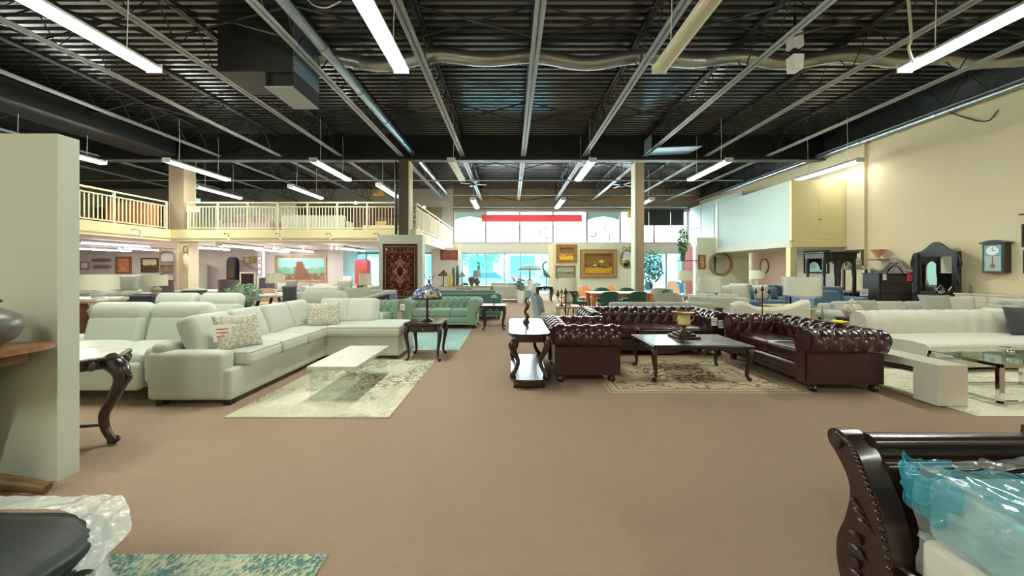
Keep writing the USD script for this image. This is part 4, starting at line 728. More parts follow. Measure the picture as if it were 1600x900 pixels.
part(t, 'cushion', stack([rr(.755, .755, .30, d, z, oc) for d, z in ((.02, .37), (.0, .42), (.0, .465), (.012, .488), (.04, .503), (.10, .511), (.2, .516))]), 'leather_black', smooth=60); part(t, 'body', stack([rr(.73, .73, .29, d, z, oc) for d, z in ((.02, .02), (0, .04), (0, .35))]), 'leather_black')
q = rr(.755, .755, .30, -.004, .46, oc, 12); part(t, 'piping', tube(np.vstack([q, q[:1]]), .008, 6), 'leather_black')
film(t, 'plastic_side', drape([(-1.495, .0, .42), (-1.49, .7, .42), (-1.50, 1.16, .42), (-1.57, 1.36, .42), (-1.70, 1.46, .42)], [(-1.46, .0, .03), (-1.45, .7, .02), (-1.42, 1.2, .02), (-1.48, 1.42, .03), (-1.66, 1.54, .05)], 90, 36), 'plastic_white', .025, 9, 5)
film(t, 'plastic_back', drape([(-3.02, 1.46, .495), (-2.3, 1.47, .50), (-1.85, 1.46, .505), (-1.62, 1.37, .50), (-1.53, 1.22, .46)], [(-3.0, 1.54, .50), (-2.3, 1.57, .495), (-1.9, 1.57, .50), (-1.72, 1.56, .505), (-1.56, 1.46, .52), (-1.45, 1.36, .49), (-1.45, 1.24, .45)], 150, 40), 'plastic_white', .012, 13, 15)
# ================================================================ gilt-wood pedestal table and vase at the left edge
t = thing('carved_pedestal_table', 'carved gold-brown wooden pedestal table cut off by the left edge', 'table', (-3.62, 2.24, 0)); part(t, 'tabletop', plan([(-.6, -.22), (.52, -.22), (.56, -.1), (.56, .1), (.52, .2), (-.6, .2)], .965, 1.0), 'wood_mid'); part(t, 'moulding', plan([(-.5, -.16), (.40, -.16), (.42, .14), (-.5, .14)], .88, .965), 'wood_gold')
part(t, 'pedestal', lathe([(.2, .09), (.16, .14), (.1, .3), (.14, .5), (.2, .68), (.22, .8), (.28, .88)], 20), 'wood_gold')
for s in (-1, 1):
    for q in (-1, 1): part(t, 'claw_foot', tube(spl([(s * .1, q * .05, .16), (s * .3, q * .1, .1), (s * .42, q * .13, .07), (s * .53, q * .15, .035)], 14), np.interp(np.linspace(0, 1, 14), [0, .6, 1], [.06, .045, .035]), 9), 'wood_gold', smooth=60)
t = thing('round_vase', 'rounded dark grey vase on the pedestal table at the left edge', 'vase', (-3.33, 2.22, 1.0)); part(t, 'body', lathe([(.09, 0), (.16, .05), (.195, .13), (.18, .2), (.10, .25), (.07, .27)], 28), 'ceramic_grey', smooth=60); part(t, 'rim', lathe([(.07, .27), (.11, .29), (.1, .305), (.06, .3)], 24), 'bronze')
# ================================================================ builders for the rest of the showroom
def ringsolid(rings):
    """rings: list of (n,3) loops bottom to top, closed by fans"""
    n = len(rings[0]); v = np.vstack(rings + [rings[0].mean(0)[None], rings[-1].mean(0)[None]]); f = gridfaces(len(rings), n, cv=True); i = np.arange(n); j = (i + 1) % n; a, b = len(rings) * n, len(rings) * n + 1; o = (len(rings) - 1) * n
    m = trimesh.Trimesh(v, np.vstack([f, np.stack([np.full(n, a), j, i], 1), np.stack([np.full(n, b), o + i, o + j], 1)]), process=False)
    if m.volume < 0: m.invert()
    return m
def sofa(name, label, W, D, H, loc, rz, m, seats=2, backs=None, arm=.16, ah=.6, sh=.44, leg='wood_black', cat='sofa', armroll=False, group=None, mc=None):
    t = thing(name, label, cat, loc, rz, group); backs = seats if backs is None else backs; iw = W - 2 * arm; mc = mc or m
    part(t, 'base', rbox((W - .02, D - .04, .22), .03, (0, 0, .22)), m); part(t, 'backrest', rbox((W, .2, H - .14), .06, (0, D / 2 - .1, .14 + (H - .14) / 2)), m)
    for s in (-1, 1):
        if arm: part(t, 'arm', rbox((arm, D - .02, ah - .12), .05, (s * (W / 2 - arm / 2), -.01, .12 + (ah - .12) / 2)) if not armroll else J(rbox((arm, D - .02, ah - .2), .04, (s * (W / 2 - arm / 2), -.01, .12 + (ah - .2) / 2)), T(trimesh.creation.cylinder(arm * .75, D - .02, sections=16), (s * (W / 2 - arm * .55), -.01, ah - arm * .6), rx=90)), m)
        for q in (-1, 1): part(t, 'leg', box(s * (W / 2 - .08) - .025, s * (W / 2 - .08) + .025, q * (D / 2 - .09) - .025, q * (D / 2 - .09) + .025, 0, .12), leg)
    for k in range(seats): part(t, 'seat_cushion', rbox((iw / seats - .01, D - .26, .15), .05, (-iw / 2 + iw / seats * (k + .5), -.1, sh - .06), puff=.02, both=False), mc, smooth=60)
    for k in range(backs): part(t, 'back_cushion', rbox((iw / backs - .012, .42, .17), .07, (-iw / 2 + iw / backs * (k + .5), D / 2 - .26, sh + .22), puff=.03, rx=74), mc, smooth=60)
    return t
def pillow(label, w, h, loc, m, rz=0, rx=-16, th=.14):
    t = thing('throw_pillow', label, 'pillow', loc, rz); part(t, 'cover', cushion(w, h, th, (0, 0, 0), rx), m, smooth=60); return t
def chair(name, label, loc, rz, m, H=.86, W=.5, wing=False, leg='wood_black', cat='dining chair', round_=True, group=None, mback=None):
    """faces -y"""
    t = thing(name, label, cat, loc, rz, group); part(t, 'seat', rbox((W, .48, .1), .04, (0, 0, .44), puff=.02, both=False), m, smooth=60)
    n = 15; A = np.linspace(-1.25, 1.25, n) if not wing else np.linspace(-1.35, 1.35, n); R = W * .52; top_ = lambda a: H - (.16 * abs(a / 1.3) ** 3 if round_ else .03 * abs(a)); th = .045
    rings = []
    for a in A: z1 = top_(a); rings.append(np.array([(R * math.sin(a), R * math.cos(a) * .8 - .02, .36), (R * math.sin(a) * 1.05, R * math.cos(a) * .9 + .02, (.36 + z1) / 2), (R * math.sin(a) * 1.05, R * math.cos(a) * .95 + .05, z1), ((R - th) * math.sin(a), (R - th) * math.cos(a) * .95 + .04, z1), ((R - th) * math.sin(a), (R - th) * math.cos(a) * .85, (.36 + z1) / 2), ((R - th) * math.sin(a), (R - th) * math.cos(a) * .8 - .02, .36)]))
    part(t, 'backrest', ringsolid(rings), mback or m, smooth=60)
    for s in (-1, 1):
        for q in (-1, 1): part(t, 'leg', tube([(s * W * .40, q * .19, .40), (s * W * .44, q * .22, 0)], [.022, .014], 7), leg)
    return t
def lamp(label, loc, H, sw, sh, m='shade', base='ceramic', bm='urn', taper=.9, wrap=False):
    t = thing('table_lamp', label, 'lamp', loc); zb = H - sh; r = sw / 2
    pr = {'urn': [(.09, 0), (.09, .02), (.05, .03), (.11, zb * .3), (.12, zb * .5), (.06, zb * .8), (.025, zb * .9)], 'stick': [(.1, 0), (.1, .02), (.025, .03), (.02, zb * .5), (.03, zb * .55), (.018, zb * .9)], 'block': [(.1, 0), (.1, .015), (.05, .02), (.05, zb * .8), (.03, zb * .85), (.02, zb * .9)], 'twist': [(.09, 0), (.07, .03), (.04, .06), (.06, zb * .2), (.035, zb * .35), (.06, zb * .5), (.035, zb * .65), (.05, zb * .78), (.02, zb * .9)]}[bm]
    part(t, 'base', lathe(pr, 18), base, smooth=50); part(t, 'neck', lathe([(.012, zb * .88), (.012, H - .03)], 8), 'chrome'); part(t, 'shade', shell([(r, zb), (r * taper, H)], 26, .006), m); part(t, 'shade_rim', J(shell([(r + .003, zb - .004), (r + .003, zb + .012)], 26, .01), shell([(r * taper + .003, H - .012), (r * taper + .003, H + .003)], 26, .01)), m)
    part(t, 'spider', J(bar((-r * taper, 0, H - .03), (r * taper, 0, H - .03), .004), bar((0, -r * taper, H - .03), (0, r * taper, H - .03), .004)), 'chrome'); part(t, 'bulb', ball((0, 0, zb + sh * .35), .035, n=1), 'ceramic_white')
    if wrap:
        P = np.array([[(r * 1.06 * math.cos(a), r * 1.06 * math.sin(a), z) for z in np.linspace(zb - .03, H + .02, 12)] for a in np.linspace(0, 2 * PI, 50)]); film(t, 'plastic_wrap', P, 'plastic', .012, 14, 7)
    return t
def picture(name, label, cat, loc, w, h, C=None, fm='gilt', fw=.06, rz=0, depth=.04, canvas=None, arch=0, liner=None):
    """hangs against +y: the picture plane faces -y; loc is its centre"""
    t = thing(name, label, cat, loc, rz); o = [(-w / 2, -h / 2), (w / 2, -h / 2), (w / 2, h / 2)] + ([(w / 2 * math.cos(a), h / 2 + arch * math.sin(a)) for a in np.linspace(0, PI, 12)[1:-1]] if arch else []) + [(-w / 2, h / 2)]
    k = 1 - 2 * fw / w; kz = 1 - 2 * fw / h; i = [(a * k, b * kz) for a, b in o]
    outer = prism(o, -depth, 0, [i[::-1]]); part(t, 'frame', outer, fm, smooth=False)
    if fw > .03: part(t, 'frame_lip', prism([(a * (1 - .5 * fw / w), b * (1 - .5 * fw / h)) for a, b in o], -depth - .012, -depth, [[(a * (1 - 1.3 * fw / w), b * (1 - 1.3 * fw / h)) for a, b in o][::-1]]), liner or fm, smooth=False)
    iw, ih = w - 2 * fw, h - 2 * fw + (arch if arch else 0) * kz
    if C is not None:
        nu, nv = C.shape[:2]; X, Z = np.meshgrid(np.linspace(-iw / 2, iw / 2, nu), np.linspace(-h / 2 + fw, h / 2 - fw, nv), indexing='ij'); part(t, 'backboard', prism(i, -.012, -.002), 'wood_brown'); colmesh(t, 'canvas', np.stack([X, np.full(X.shape, -.014), Z], -1)[:, :, :], C, 'paint_art')
    else: part(t, 'canvas' if canvas != 'mirror' else 'mirror_glass', prism(i, -.014, -.002), canvas)
    return t
def round_mirror(label, loc, rx, rz_, fw, fm, crest=False, rzz=0, canvas='mirror', name='wall_mirror', cat='mirror'):
    t = thing(name, label, cat, loc, rzz); a = np.linspace(0, 2 * PI, 40)[:-1]; part(t, 'mirror_glass' if canvas == 'mirror' else 'canvas', prism([((rx - fw * .8) * math.cos(k), (rz_ - fw * .8) * math.sin(k)) for k in a], -.02, 0), canvas)
    p = np.array([((rx - fw / 2) * math.cos(k), -.02, (rz_ - fw / 2) * math.sin(k)) for k in np.linspace(0, 2 * PI, 49)]); part(t, 'frame', tube(p, fw / 2, 8, .6), fm, smooth=60)
    p2 = np.array([((rx - fw * .95) * math.cos(k), -.035, (rz_ - fw * .95) * math.sin(k)) for k in np.linspace(0, 2 * PI, 49)]); part(t, 'inner_bead', tube(p2, fw * .12, 6), fm)
    if crest:
        for s in (-1, 1): part(t, 'crest_bow', tube(spl([(0, -.03, rz_), (s * rx * .3, -.03, rz_ + .14), (s * rx * .6, -.03, rz_ + .10), (s * rx * .35, -.03, rz_ - .02)], 12), .022, 6), fm)
    return t
def cabinet(name, label, cat, loc, W, D, H, m, rows=3, cols=2, rz=0, knob='gilt', topm=None, plinth=.06):
    t = thing(name, label, cat, loc, rz); part(t, 'body', box(-W / 2, W / 2, -D / 2, D / 2, plinth, H - .03, .006), m); part(t, 'top', box(-W / 2 - .02, W / 2 + .02, -D / 2 - .02, D / 2 + .01, H - .03, H, .006), topm or m); part(t, 'plinth', box(-W / 2 + .03, W / 2 - .03, -D / 2 + .03, D / 2 - .02, 0, plinth), m)
    w, h = (W - .04) / cols, (H - .09 - plinth) / rows
    for i in range(rows):
        for j in range(cols):
            x = -W / 2 + .02 + w * (j + .5); z = plinth + .03 + h * (i + .5); d = part(t, 'drawer', box(x - w / 2 + .008, x + w / 2 - .008, -D / 2 - .018, -D / 2, z - h / 2 + .006, z + h / 2 - .006, .005), m); part(d, 'handle', box(x - w * .15, x + w * .15, -D / 2 - .035, -D / 2 - .022, z - .008, z + .008), knob)
    return t
def plinth_table(label, loc, W, D, H, m, name='side_table', rz=0): return table(name, label, 'table', W, D, H, loc, rz, m, None, ap=.05, th=.03, legr=.022, leg='box', over=.02)
def vase(name, label, loc, prof, m, cat='vase', lid=None):
    t = thing(name, label, cat, loc); part(t, 'body', lathe(prof, 22), m, smooth=50); r, z = prof[-1]; part(t, 'rim', shell([(r, z), (r * 1.12, z + .015)], 22, .012), m)
    if lid: part(t, 'lid', lathe([(r * 1.05, z + .012), (r * .9, z + .04), (r * .3, z + .07), (r * .2, z + .1), (.01, z + .11)], 18), m)
    return t
def plant(name, label, loc, pot, r, h, n, size, m, seed, potm='wood_black', trunk=None, cat='plant'):
    g = np.random.default_rng(seed); t = thing(name, label, cat, loc); pr, ph = pot
    part(t, 'pot', J(lathe([(pr * .75, 0), (pr, ph), (pr * .9, ph), (pr * .85, ph - .03)], 16)), potm)
    if trunk: part(t, 'trunk', tube(spl([(0, 0, ph - .03), (.03, .02, ph + trunk * .5), (0, 0, ph + trunk)], 8), .025, 7), 'trunk')
    zc = ph + (trunk or 0) + h * .35; p = g.normal(size=(n, 3)); p *= g.uniform(.1, 1, (n, 1)) ** .45 / np.linalg.norm(p, axis=1, keepdims=True); part(t, 'foliage', leaves(p * [r, r, h / 2] + [0, 0, zc + h * .12], size, g), m, kind='stuff', smooth=False)
    for k in range(7): a = k * .9; part(t, 'stem', tube(spl([(0, 0, ph + (trunk or 0) * .6 - .02), (.3 * r * math.cos(a), .3 * r * math.sin(a), zc - .05), (.75 * r * math.cos(a), .75 * r * math.sin(a), zc + h * .2)], 6), .006, 5), 'trunk')
    return t
SKY = ((196, 190, 150), (222, 212, 170))
GOLD = landscape(70, 50, ((150, 110, 40), (190, 160, 90)), (120, 88, 34), (196, 150, 30), (236, 200, 120), 5)

# ================================================================ right half of the showroom
# dining set
table('dining_table', 'light orange wood dining table ringed by green velvet chairs', 'dining table', 1.95, 1.0, .75, (3.45, 11.5, 0), 0, 'wood_orange', None, ap=.08, legr=.06, leg='box')
GC = 'green chairs around the dining table'
c0 = chair('dining_chair', 'dark green velvet dining chair, left of the two backs nearest the viewer', (2.93, 10.75, 0), 180, 'velvet_green', .84, .56, group=GC)
for x, y, rz, lab in ((3.77, 10.75, 180, 'dark green velvet dining chair, right of the two backs nearest the viewer'), (2.1, 11.35, 100, 'dark green velvet dining chair at the left end of the dining table'), (4.85, 11.5, -80, 'dark green velvet dining chair at the right end of the dining table'),
                      (2.2, 12.4, 30, 'green velvet dining chair on the far side, leftmost'), (3.2, 12.35, 0, 'green velvet dining chair on the far side, between the two orange chairs'), (4.05, 12.3, 0, 'green velvet dining chair on the far side, rightmost')): dup(c0, (x, y, 0), rz, lab)
c1 = chair('orange_chair', 'orange upholstered chair behind the dining table, left one', (2.72, 12.95, 0), 0, 'fabric_orange', .87, .48); dup(c1, (3.65, 12.95, 0), 0, 'orange upholstered chair behind the dining table, right one')
sofa('grey_sofa', 'grey-green sofa standing back to back with the long burgundy leather sofa', 2.25, .9, .78, (3.25, 8.1, 0), 180, 'fabric_grey', 3, 0)
chair('tub_chair', 'small grey-green tub chair right of the dining table', (4.35, 9.9, 0), 160, 'fabric_grey', .86, .66, cat='armchair')
sofa('light_loveseat', 'light grey loveseat seen from behind below the white candlestick lamp', 1.35, .85, .80, (5.3, 9.3, 0), 160, 'fabric_light', 2, armroll=True)
plinth_table('white side table under the white candlestick lamp', (5.35, 10.9, 0), .8, .5, .72, 'gloss_white'); lamp('ivory drum lamp on a slender white base near the right shop window', (5.3, 10.9, .72), .73, .42, .30, base='gloss_white', bm='stick')
plinth_table('dark side table with the glass lamp behind the long leather sofa', (4.75, 8.65, 0), .5, .5, .58, 'wood_espresso'); lamp('wrapped white drum lamp on a clear glass block base behind the long leather sofa', (4.75, 8.6, .58), .72, .52, .35, base='glass', bm='block', wrap=True)
t = thing('chrome_side_table', 'tall chrome framed glass side table under the large wrapped lamp', 'table', (6.75, 8.3, 0))
for s in (-1, 1):
    for q in (-1, 1): part(t, 'leg', cbox((s * .28, q * .22, .31), (.04, .04, .62), .004), 'chrome')
    part(t, 'rail', cbox((0, s * .22, .6), (.56, .03, .03)), 'chrome'); part(t, 'rail', cbox((s * .28, 0, .6), (.03, .44, .03)), 'chrome')
part(t, 'glass_top', box(-.3, .3, -.24, .24, .62, .63), 'glass')
lamp('large plastic-wrapped drum lamp on the chrome side table', (6.75, 8.3, .63), .66, .70, .40, base='ceramic_white', bm='stick', taper=.94, wrap=True)
plinth_table('dark console behind the blue sofa carrying the small ivory lamp', (8.95, 13.0, 0), .7, .35, .9, 'wood_espresso'); lamp('small ivory drum lamp beside the yellow office post', (8.9, 12.95, .9), .54, .5, .30, base='ceramic_white', bm='block')
sofa('blue_sofa', 'long slate blue sofa with white pillows at the back right', 2.5, .95, .95, (7.95, 12.0, 0), 0, 'fabric_blue', 3, armroll=True)
pillow('white pillow at the left of the slate blue sofa', .6, .5, (7.0, 11.7, .72), 'fabric_white', 20); pillow('white square pillow in the middle of the slate blue sofa', .6, .55, (7.5, 11.72, .76), 'fabric_white', -8); pillow('white pillow at the right of the slate blue sofa', .58, .5, (8.2, 11.72, .74), 'fabric_white', 6); pillow('navy pillow at the right end of the slate blue sofa', .55, .36, (8.95, 11.7, .78), 'fabric_navy'); pillow('small silver grey pillow above the navy pillow', .36, .32, (9.05, 11.72, 1.09), 'fabric_grey', -20)
# cream chaise with a rolled back
t = thing('cream_chaise', 'cream brocade chaise with a swooping rolled back behind the leather loveseat', 'chaise', (5.45, 7.85, 0), 180); x = np.linspace(-.8, .8, 30); zt_ = .62 + .16 * np.clip((x + .2) / -1, 0, 1) ** .5 * 0 + .13 * np.exp(-((x - .62) / .22) ** 2) + .16 * np.exp(-((x + .8) / .35) ** 2)
part(t, 'base', rbox((1.6, .74, .3), .05, (0, 0, .28)), 'fabric_white'); part(t, 'backrest', prism([(-.8, .25)] + list(zip(x, zt_)) + [(.8, .25)], .22, .38), 'fabric_white'); part(t, 'top_roll', tube([(a, .30, b) for a, b in zip(x, zt_)], .075, 10), 'mattress_cream', smooth=60); part(t, 'seat_cushion', rbox((1.5, .6, .12), .05, (0, -.06, .44), puff=.02, both=False), 'mattress_cream')
for s in (-1, 1):
    for q in (-1, 1): part(t, 'leg', tube([(s * .72, q * .3, .14), (s * .76, q * .33, 0)], [.03, .018], 7), 'wood_dark')
def candelabra(label, loc, H, spread, m='bronze'):
    t = thing('candelabra', label, 'candelabra', loc); part(t, 'base', lathe([(.07, 0), (.07, .015), (.03, .03), (.015, .06)], 14), m); part(t, 'stem', tube([(0, 0, .05), (0, 0, H * .8)], .011, 7), m)
    for s in (-1, 0, 1):
        tip = np.array([s * spread, 0, H * (.86 if s else .95)]); part(t, 'arm', tube(spl([(0, 0, H * .62), (s * spread * .6, 0, H * .6), tip - [0, 0, .06], tip], 12), .008, 6), m); part(t, 'cup', lathe([(.012, -.02), (.03, 0), (.032, .02), (.02, .03), (.012, .07), (.004, .09)], 12, tip), m)
    return t
plinth_table('small dark table hidden between the two burgundy sofas carrying the bronze candelabra', (4.95, 7.1, 0), .4, .4, .55, 'wood_espresso'); candelabra('bronze three-armed candelabra with onion-shaped cups between the burgundy sofas', (4.95, 7.05, .55), .56, .13)
table('pale_coffee_table', 'pale wood coffee table beyond the leather loveseat', 'coffee table', 1.0, .7, .55, (7.3, 9.4, 0), 0, 'wood_pale', None, ap=.07, legr=.04, leg='box')
sofa('blue_loveseat', 'steel blue loveseat left of the tall black chest', 1.5, .95, .98, (9.0, 10.2, 0), 0, 'fabric_blue', 1, 1, ah=.72, arm=.2); price_tag('white price sheet lying on the steel blue loveseat back', (9.62, 9.76, .86), .22, .2)
plinth_table('low dark table under the lidded stone jar', (7.0, 7.35, 0), .4, .4, .5, 'wood_espresso'); vase('ginger_jar', 'mottled stone lidded jar behind the curved sofa', (7.0, 7.35, .5), [(.08, 0), (.1, .02), (.16, .12), (.17, .2), (.12, .27), (.09, .29)], 'ceramic', 'jar', True)
sofa('pale_grey_sofa', 'long pale grey sofa behind the curved white sofa', 2.8, .9, .70, (8.6, 8.0, 0), 0, 'fabric_light', 3, sh=.33, ah=.55, armroll=True)
pillow('grey pillow at the left end of the pale grey sofa', .6, .3, (7.65, 7.72, .68), 'fabric_grey', 10); pillow('grey pillow in the right half of the pale grey sofa', .55, .4, (9.15, 7.72, .74), 'fabric_grey', -14); pillow('cream pillow at the right end of the pale grey sofa', .55, .38, (9.65, 7.72, .72), 'fabric_white', -20)
t = cabinet('tall_chest', 'tall black chest with white and red price tags', 'chest of drawers', (10.23, 9.75, 0), .88, .46, 1.38, 'wood_black', 5, 1, knob='bronze')
price_tag('white price tag on the left of the tall black chest', (9.9, 9.49, 1.28), .1, .16); price_tag('bright red sale tag on the right of the tall black chest', (10.55, 9.488, 1.27), .13, .19, m='paper_red')
# things along the right wall face -x
def wallthing_rot(): return -90
t = thing('carved_headboard', 'mauve grey carved arched headboard against the right wall', 'headboard', (11.5, 10.68, 0), -90); x = np.linspace(-.68, .68, 41); z = 1.42 + .30 * np.exp(-(x / .30) ** 2) + .08 * np.cos(x * 9) * np.exp(-(x / .6) ** 2)
part(t, 'panel', prism([(-.68, .3)] + list(zip(x, z - .06)) + [(.68, .3)], -.05, 0), 'wood_mauve'); part(t, 'carved_edge', tube([(a, -.05, b) for a, b in zip(x, z)], .04, 8), 'wood_mauve', smooth=60); part(t, 'inner_scroll', tube([(a * .8, -.06, b - .16 - .05 * math.cos(a * 14)) for a, b in zip(x, z)], .018, 6), 'wood_espresso'); part(t, 'crest', ball((0, -.06, 1.72), .1, (1.2, .4, .8)), 'wood_mauve')
for s in (-1, 1): part(t, 'post', box(s * .68 - .05, s * .68 + .05, -.07, .0, 0, 1.42, .01), 'wood_mauve'); part(t, 'scroll', lathe([(.05, 0), (.07, .05), (.03, .1)], 12, (s * .68, -.03, 1.42)), 'wood_mauve')
cabinet('mirror_dresser', 'black dresser under the arched black mirror', 'dresser', (11.25, 9.45, 0), 1.0, .5, .82, 'wood_espresso', 3, 2, -90, 'bronze')
t = thing('arched_mirror', 'tall arched black framed dresser mirror', 'mirror', (11.3, 9.5, .82), -90); x = np.linspace(-.5, .5, 31); z = 1.12 + .27 * np.exp(-(x / .24) ** 2); o = [(-.5, 0), (.5, 0)] + [(a, b) for a, b in zip(x[::-1], z[::-1])]
part(t, 'frame', prism(o, -.05, .02, [[(-.37, .07), (-.37, 1.0), (.37, 1.0), (.37, .07)]]), 'wood_black', smooth=False); part(t, 'mirror_glass', prism([(-.37, .07), (.37, .07), (.37, 1.0), (-.37, 1.0)], -.03, -.01), 'mirror')
for s in (-1, 1): part(t, 'pilaster', box(s * .44 - .06, s * .44 + .06, -.09, -.05, 0, 1.1, .01), 'wood_black'); part(t, 'carving', tube(spl([(s * .5, -.06, 1.05), (s * .55, -.06, .8), (s * .49, -.06, .6), (s * .54, -.06, .3)], 14), .025, 6), 'wood_black')
cabinet('cream_dresser', 'cream white dresser against the right wall', 'dresser', (11.3, 8.3, 0), 1.25, .5, .9, 'gloss_cream', 3, 2, -90, 'chrome')
t = thing('silver_kettle', 'small silver coffee pot on the black dresser in front of the mirror', 'pot', (11.1, 9.25, .82)); part(t, 'body', lathe([(.05, 0), (.09, .04), (.1, .12), (.05, .2), (.03, .24), (.008, .28)], 16), 'chrome'); part(t, 'spout', tube(spl([(-.08, 0, .08), (-.14, 0, .14), (-.15, 0, .22)], 8), .014, 6), 'chrome')
figurine('tiny dark figure on the cream dresser', (11.2, 8.75, .9), .2, 'ceramic_grey', .03)
t = thing('wall_clock', 'dark wood pendulum wall clock with a glowing blue glass front', 'clock', (XR, 8.5, 1.36), -90); part(t, 'case', box(-.2, .2, -.16, 0, .04, .74, .008), 'wood_dark'); part(t, 'pediment', prism([(-.25, .74)] + [(a, .76 + .06 * math.cos(a * 6.2)) for a in np.linspace(-.25, .25, 15)] + [(.25, .74)], -.19, 0), 'wood_dark'); part(t, 'base_moulding', lathe([(.03, 0), (.15, .03), (.2, .05)], 16, (0, -.08, 0)), 'wood_dark'); part(t, 'glass', box(-.15, .15, -.172, -.16, .08, .7), 'mattress_blue'); part(t, 'dial', T(lathe([(.11, 0), (.11, .008)], 24), (0, -.172, .57), rx=90), 'ceramic_white'); part(t, 'hand', box(-.004, .004, -.184, -.181, .57, .65), 'ink'); part(t, 'hand', box(0, .06, -.184, -.181, .566, .574), 'ink'); part(t, 'pendulum', J(bar((0, -.176, .44), (0, -.176, .22), .008), T(lathe([(.05, 0), (.05, .008)], 18), (0, -.172, .2), rx=90)), 'gilt'); part(t, 'lower_pane', box(-.14, .14, -.174, -.1725, .09, .44), 'panel_blue')
picture('framed_print', 'upper dark framed print cut off by the right edge', 'picture', (XR - .005, 7.8, 2.25), .62, .52, landscape(40, 30, SKY, (160, 140, 110), (120, 100, 80), (220, 210, 190), 3), 'wood_dark', .05, -90); picture('framed_print', 'lower dark framed print cut off by the right edge', 'picture', (XR - .005, 7.78, 1.66), .62, .52, landscape(40, 30, SKY, (150, 130, 100), (110, 94, 74), (230, 200, 140), 4), 'wood_dark', .05, -90)
t = thing('wall_shelf', 'small dark bracket shelf above the framed prints at the right edge', 'shelf', (XR, 7.75, 2.66), -90); part(t, 'board', box(-.3, .3, -.2, 0, .04, .07, .005), 'wood_dark'); part(t, 'bracket', prism([(-.2, .04), (.2, .04), (.05, -.06), (-.05, -.06)], -.14, 0), 'wood_dark')
t = thing('folded_mattress_bag', 'crumpled pale blue plastic wrapped mattress behind the curved sofa', 'mattress', (10.6, 7.0, 0)); part(t, 'mattress', rbox((1.7, 1.0, .72), .1, (0, 0, .36)), 'mattress_cream'); film(t, 'plastic_wrap', drape([(-.86, -.52, .77), (0, -.52, .79), (.86, -.52, .77)], [(-.86, .52, .77), (0, .52, .8), (.86, .52, .77)], 50, 30), 'plastic_blue', .03, 7, 61)
picture('framed_landscape', 'olive framed landscape on the pilaster of the right wall', 'picture', (11.495, 11.98, 1.86), .62, .54, landscape(50, 40, ((220, 220, 180), (236, 232, 200)), (150, 160, 100), (110, 124, 70), (230, 226, 180), 8), 'wood_gold', .06, -90)
picture('aqua_picture', 'dark framed aqua picture under the office box', 'picture', (XR - .04, 13.55, 1.75), 1.1, .85, abstract(40, 30, ((150, 210, 196), (226, 232, 226), (200, 190, 180)), 3, 5), 'wood_dark', .06, -90)
t = thing('arched_canopy_cabinet', 'dark wood arched canopy stand in front of the recess under the office box', 'display stand', (9.98, 11.2, 0)); W, D, H = 1.0, .7, 2.02
part(t, 'cornice', J(box(-W / 2 - .05, W / 2 + .05, -D / 2 - .05, D / 2 + .05, H - .05, H, .01), box(-W / 2, W / 2, -D / 2, D / 2, H - .2, H - .05)), 'wood_espresso')
for s in (-1, 1):
    for q in (-1, 1): part(t, 'post', lathe([(.05, 0), (.05, .3), (.03, .35), (.04, .8), (.03, 1.2), (.05, 1.4), (.05, H - .2)], 10, (s * (W / 2 - .05), q * (D / 2 - .05), 0)), 'wood_espresso')
    for k in (-1, 1):
        c = .25 * k; ar = [(c - .25, H - .2), (c - .25, H - .55)] + [(c - .2 + .0 + .2 * (1 - math.cos(a)), H - .55 + .26 * math.sin(a)) for a in np.linspace(0, PI, 12)] + [(c + .25, H - .55), (c + .25, H - .2)]; part(t, 'arch', T(prism(ar, -.02, .02), (0, s * (D / 2 - .05), 0)), 'wood_espresso')
part(t, 'shelf', box(-W / 2, W / 2, -D / 2, D / 2, .5, .54), 'wood_espresso'); part(t, 'middle_post', lathe([(.04, .5), (.03, .9), (.05, 1.3), (.05, H - .3)], 10, (0, -D / 2 + .05, 0)), 'wood_espresso')
t = thing('pagoda_lantern', 'small openwork pagoda lantern right of the canopy stand', 'lantern', (11.0, 11.45, .75)); part(t, 'roof', J(*[T(trimesh.creation.cone(r, h, sections=4), (0, 0, z)) for r, h, z in ((.42, .16, .72), (.26, .14, .80))]), 'wood_mauve')
for s in (-1, 1):
    for q in (-1, 1): part(t, 'post', box(s * .18 - .02, s * .18 + .02, q * .18 - .02, q * .18 + .02, .05, .73), 'wood_espresso')
part(t, 'floor', box(-.25, .25, -.25, .25, 0, .05), 'wood_mauve'); cabinet('dark_bureau', 'low dark bureau carrying the pagoda lantern', 'chest of drawers', (11.0, 11.45, 0), .8, .5, .75, 'wood_espresso', 3, 1)
vase('terracotta_cup', 'small pink terracotta goblet on a wall bracket above the tall chest', (11.38, 11.1, 1.80), [(.08, 0), (.04, .05), (.06, .1), (.16, .24), (.18, .28)], 'fabric_orange', 'goblet')
top('cup_bracket', box(11.2, XR, 10.95, 11.25, 1.76, 1.80), 'wood_mauve', 'small wall bracket under the terracotta goblet', 'bracket')
round_mirror('large round mirror in a wide gilt wood frame on the sage wall', (xx(1126, 17.15), 17.18, zz(412, 17.15)), .60, .60, .13, 'gilt_pale')
picture('small_framed_picture', 'small brown framed picture left of the large round mirror', 'picture', (xx(1097, 17.15), 17.19, zz(409, 17.15)), .34, .66, abstract(20, 30, ((190, 150, 110), (150, 110, 80), (210, 180, 140)), 3, 2), 'gilt', .06)
round_mirror('oval dark picture hanging in the pink recess', (XR - .045, 16.3, zz(416, 16.3)), .30, .36, .06, 'wood_mid', rzz=-90, canvas='mattress_cream', name='oval_picture', cat='picture')
struct('wall_recess', box(XR - .04, XR - .001, 15.0, 17.2, 0, 2.25), 'wall_pink'); struct('wall_recess', box(XR - .04, XR - .001, 12.5, 15.0, 0, 2.25), 'wall_grey')
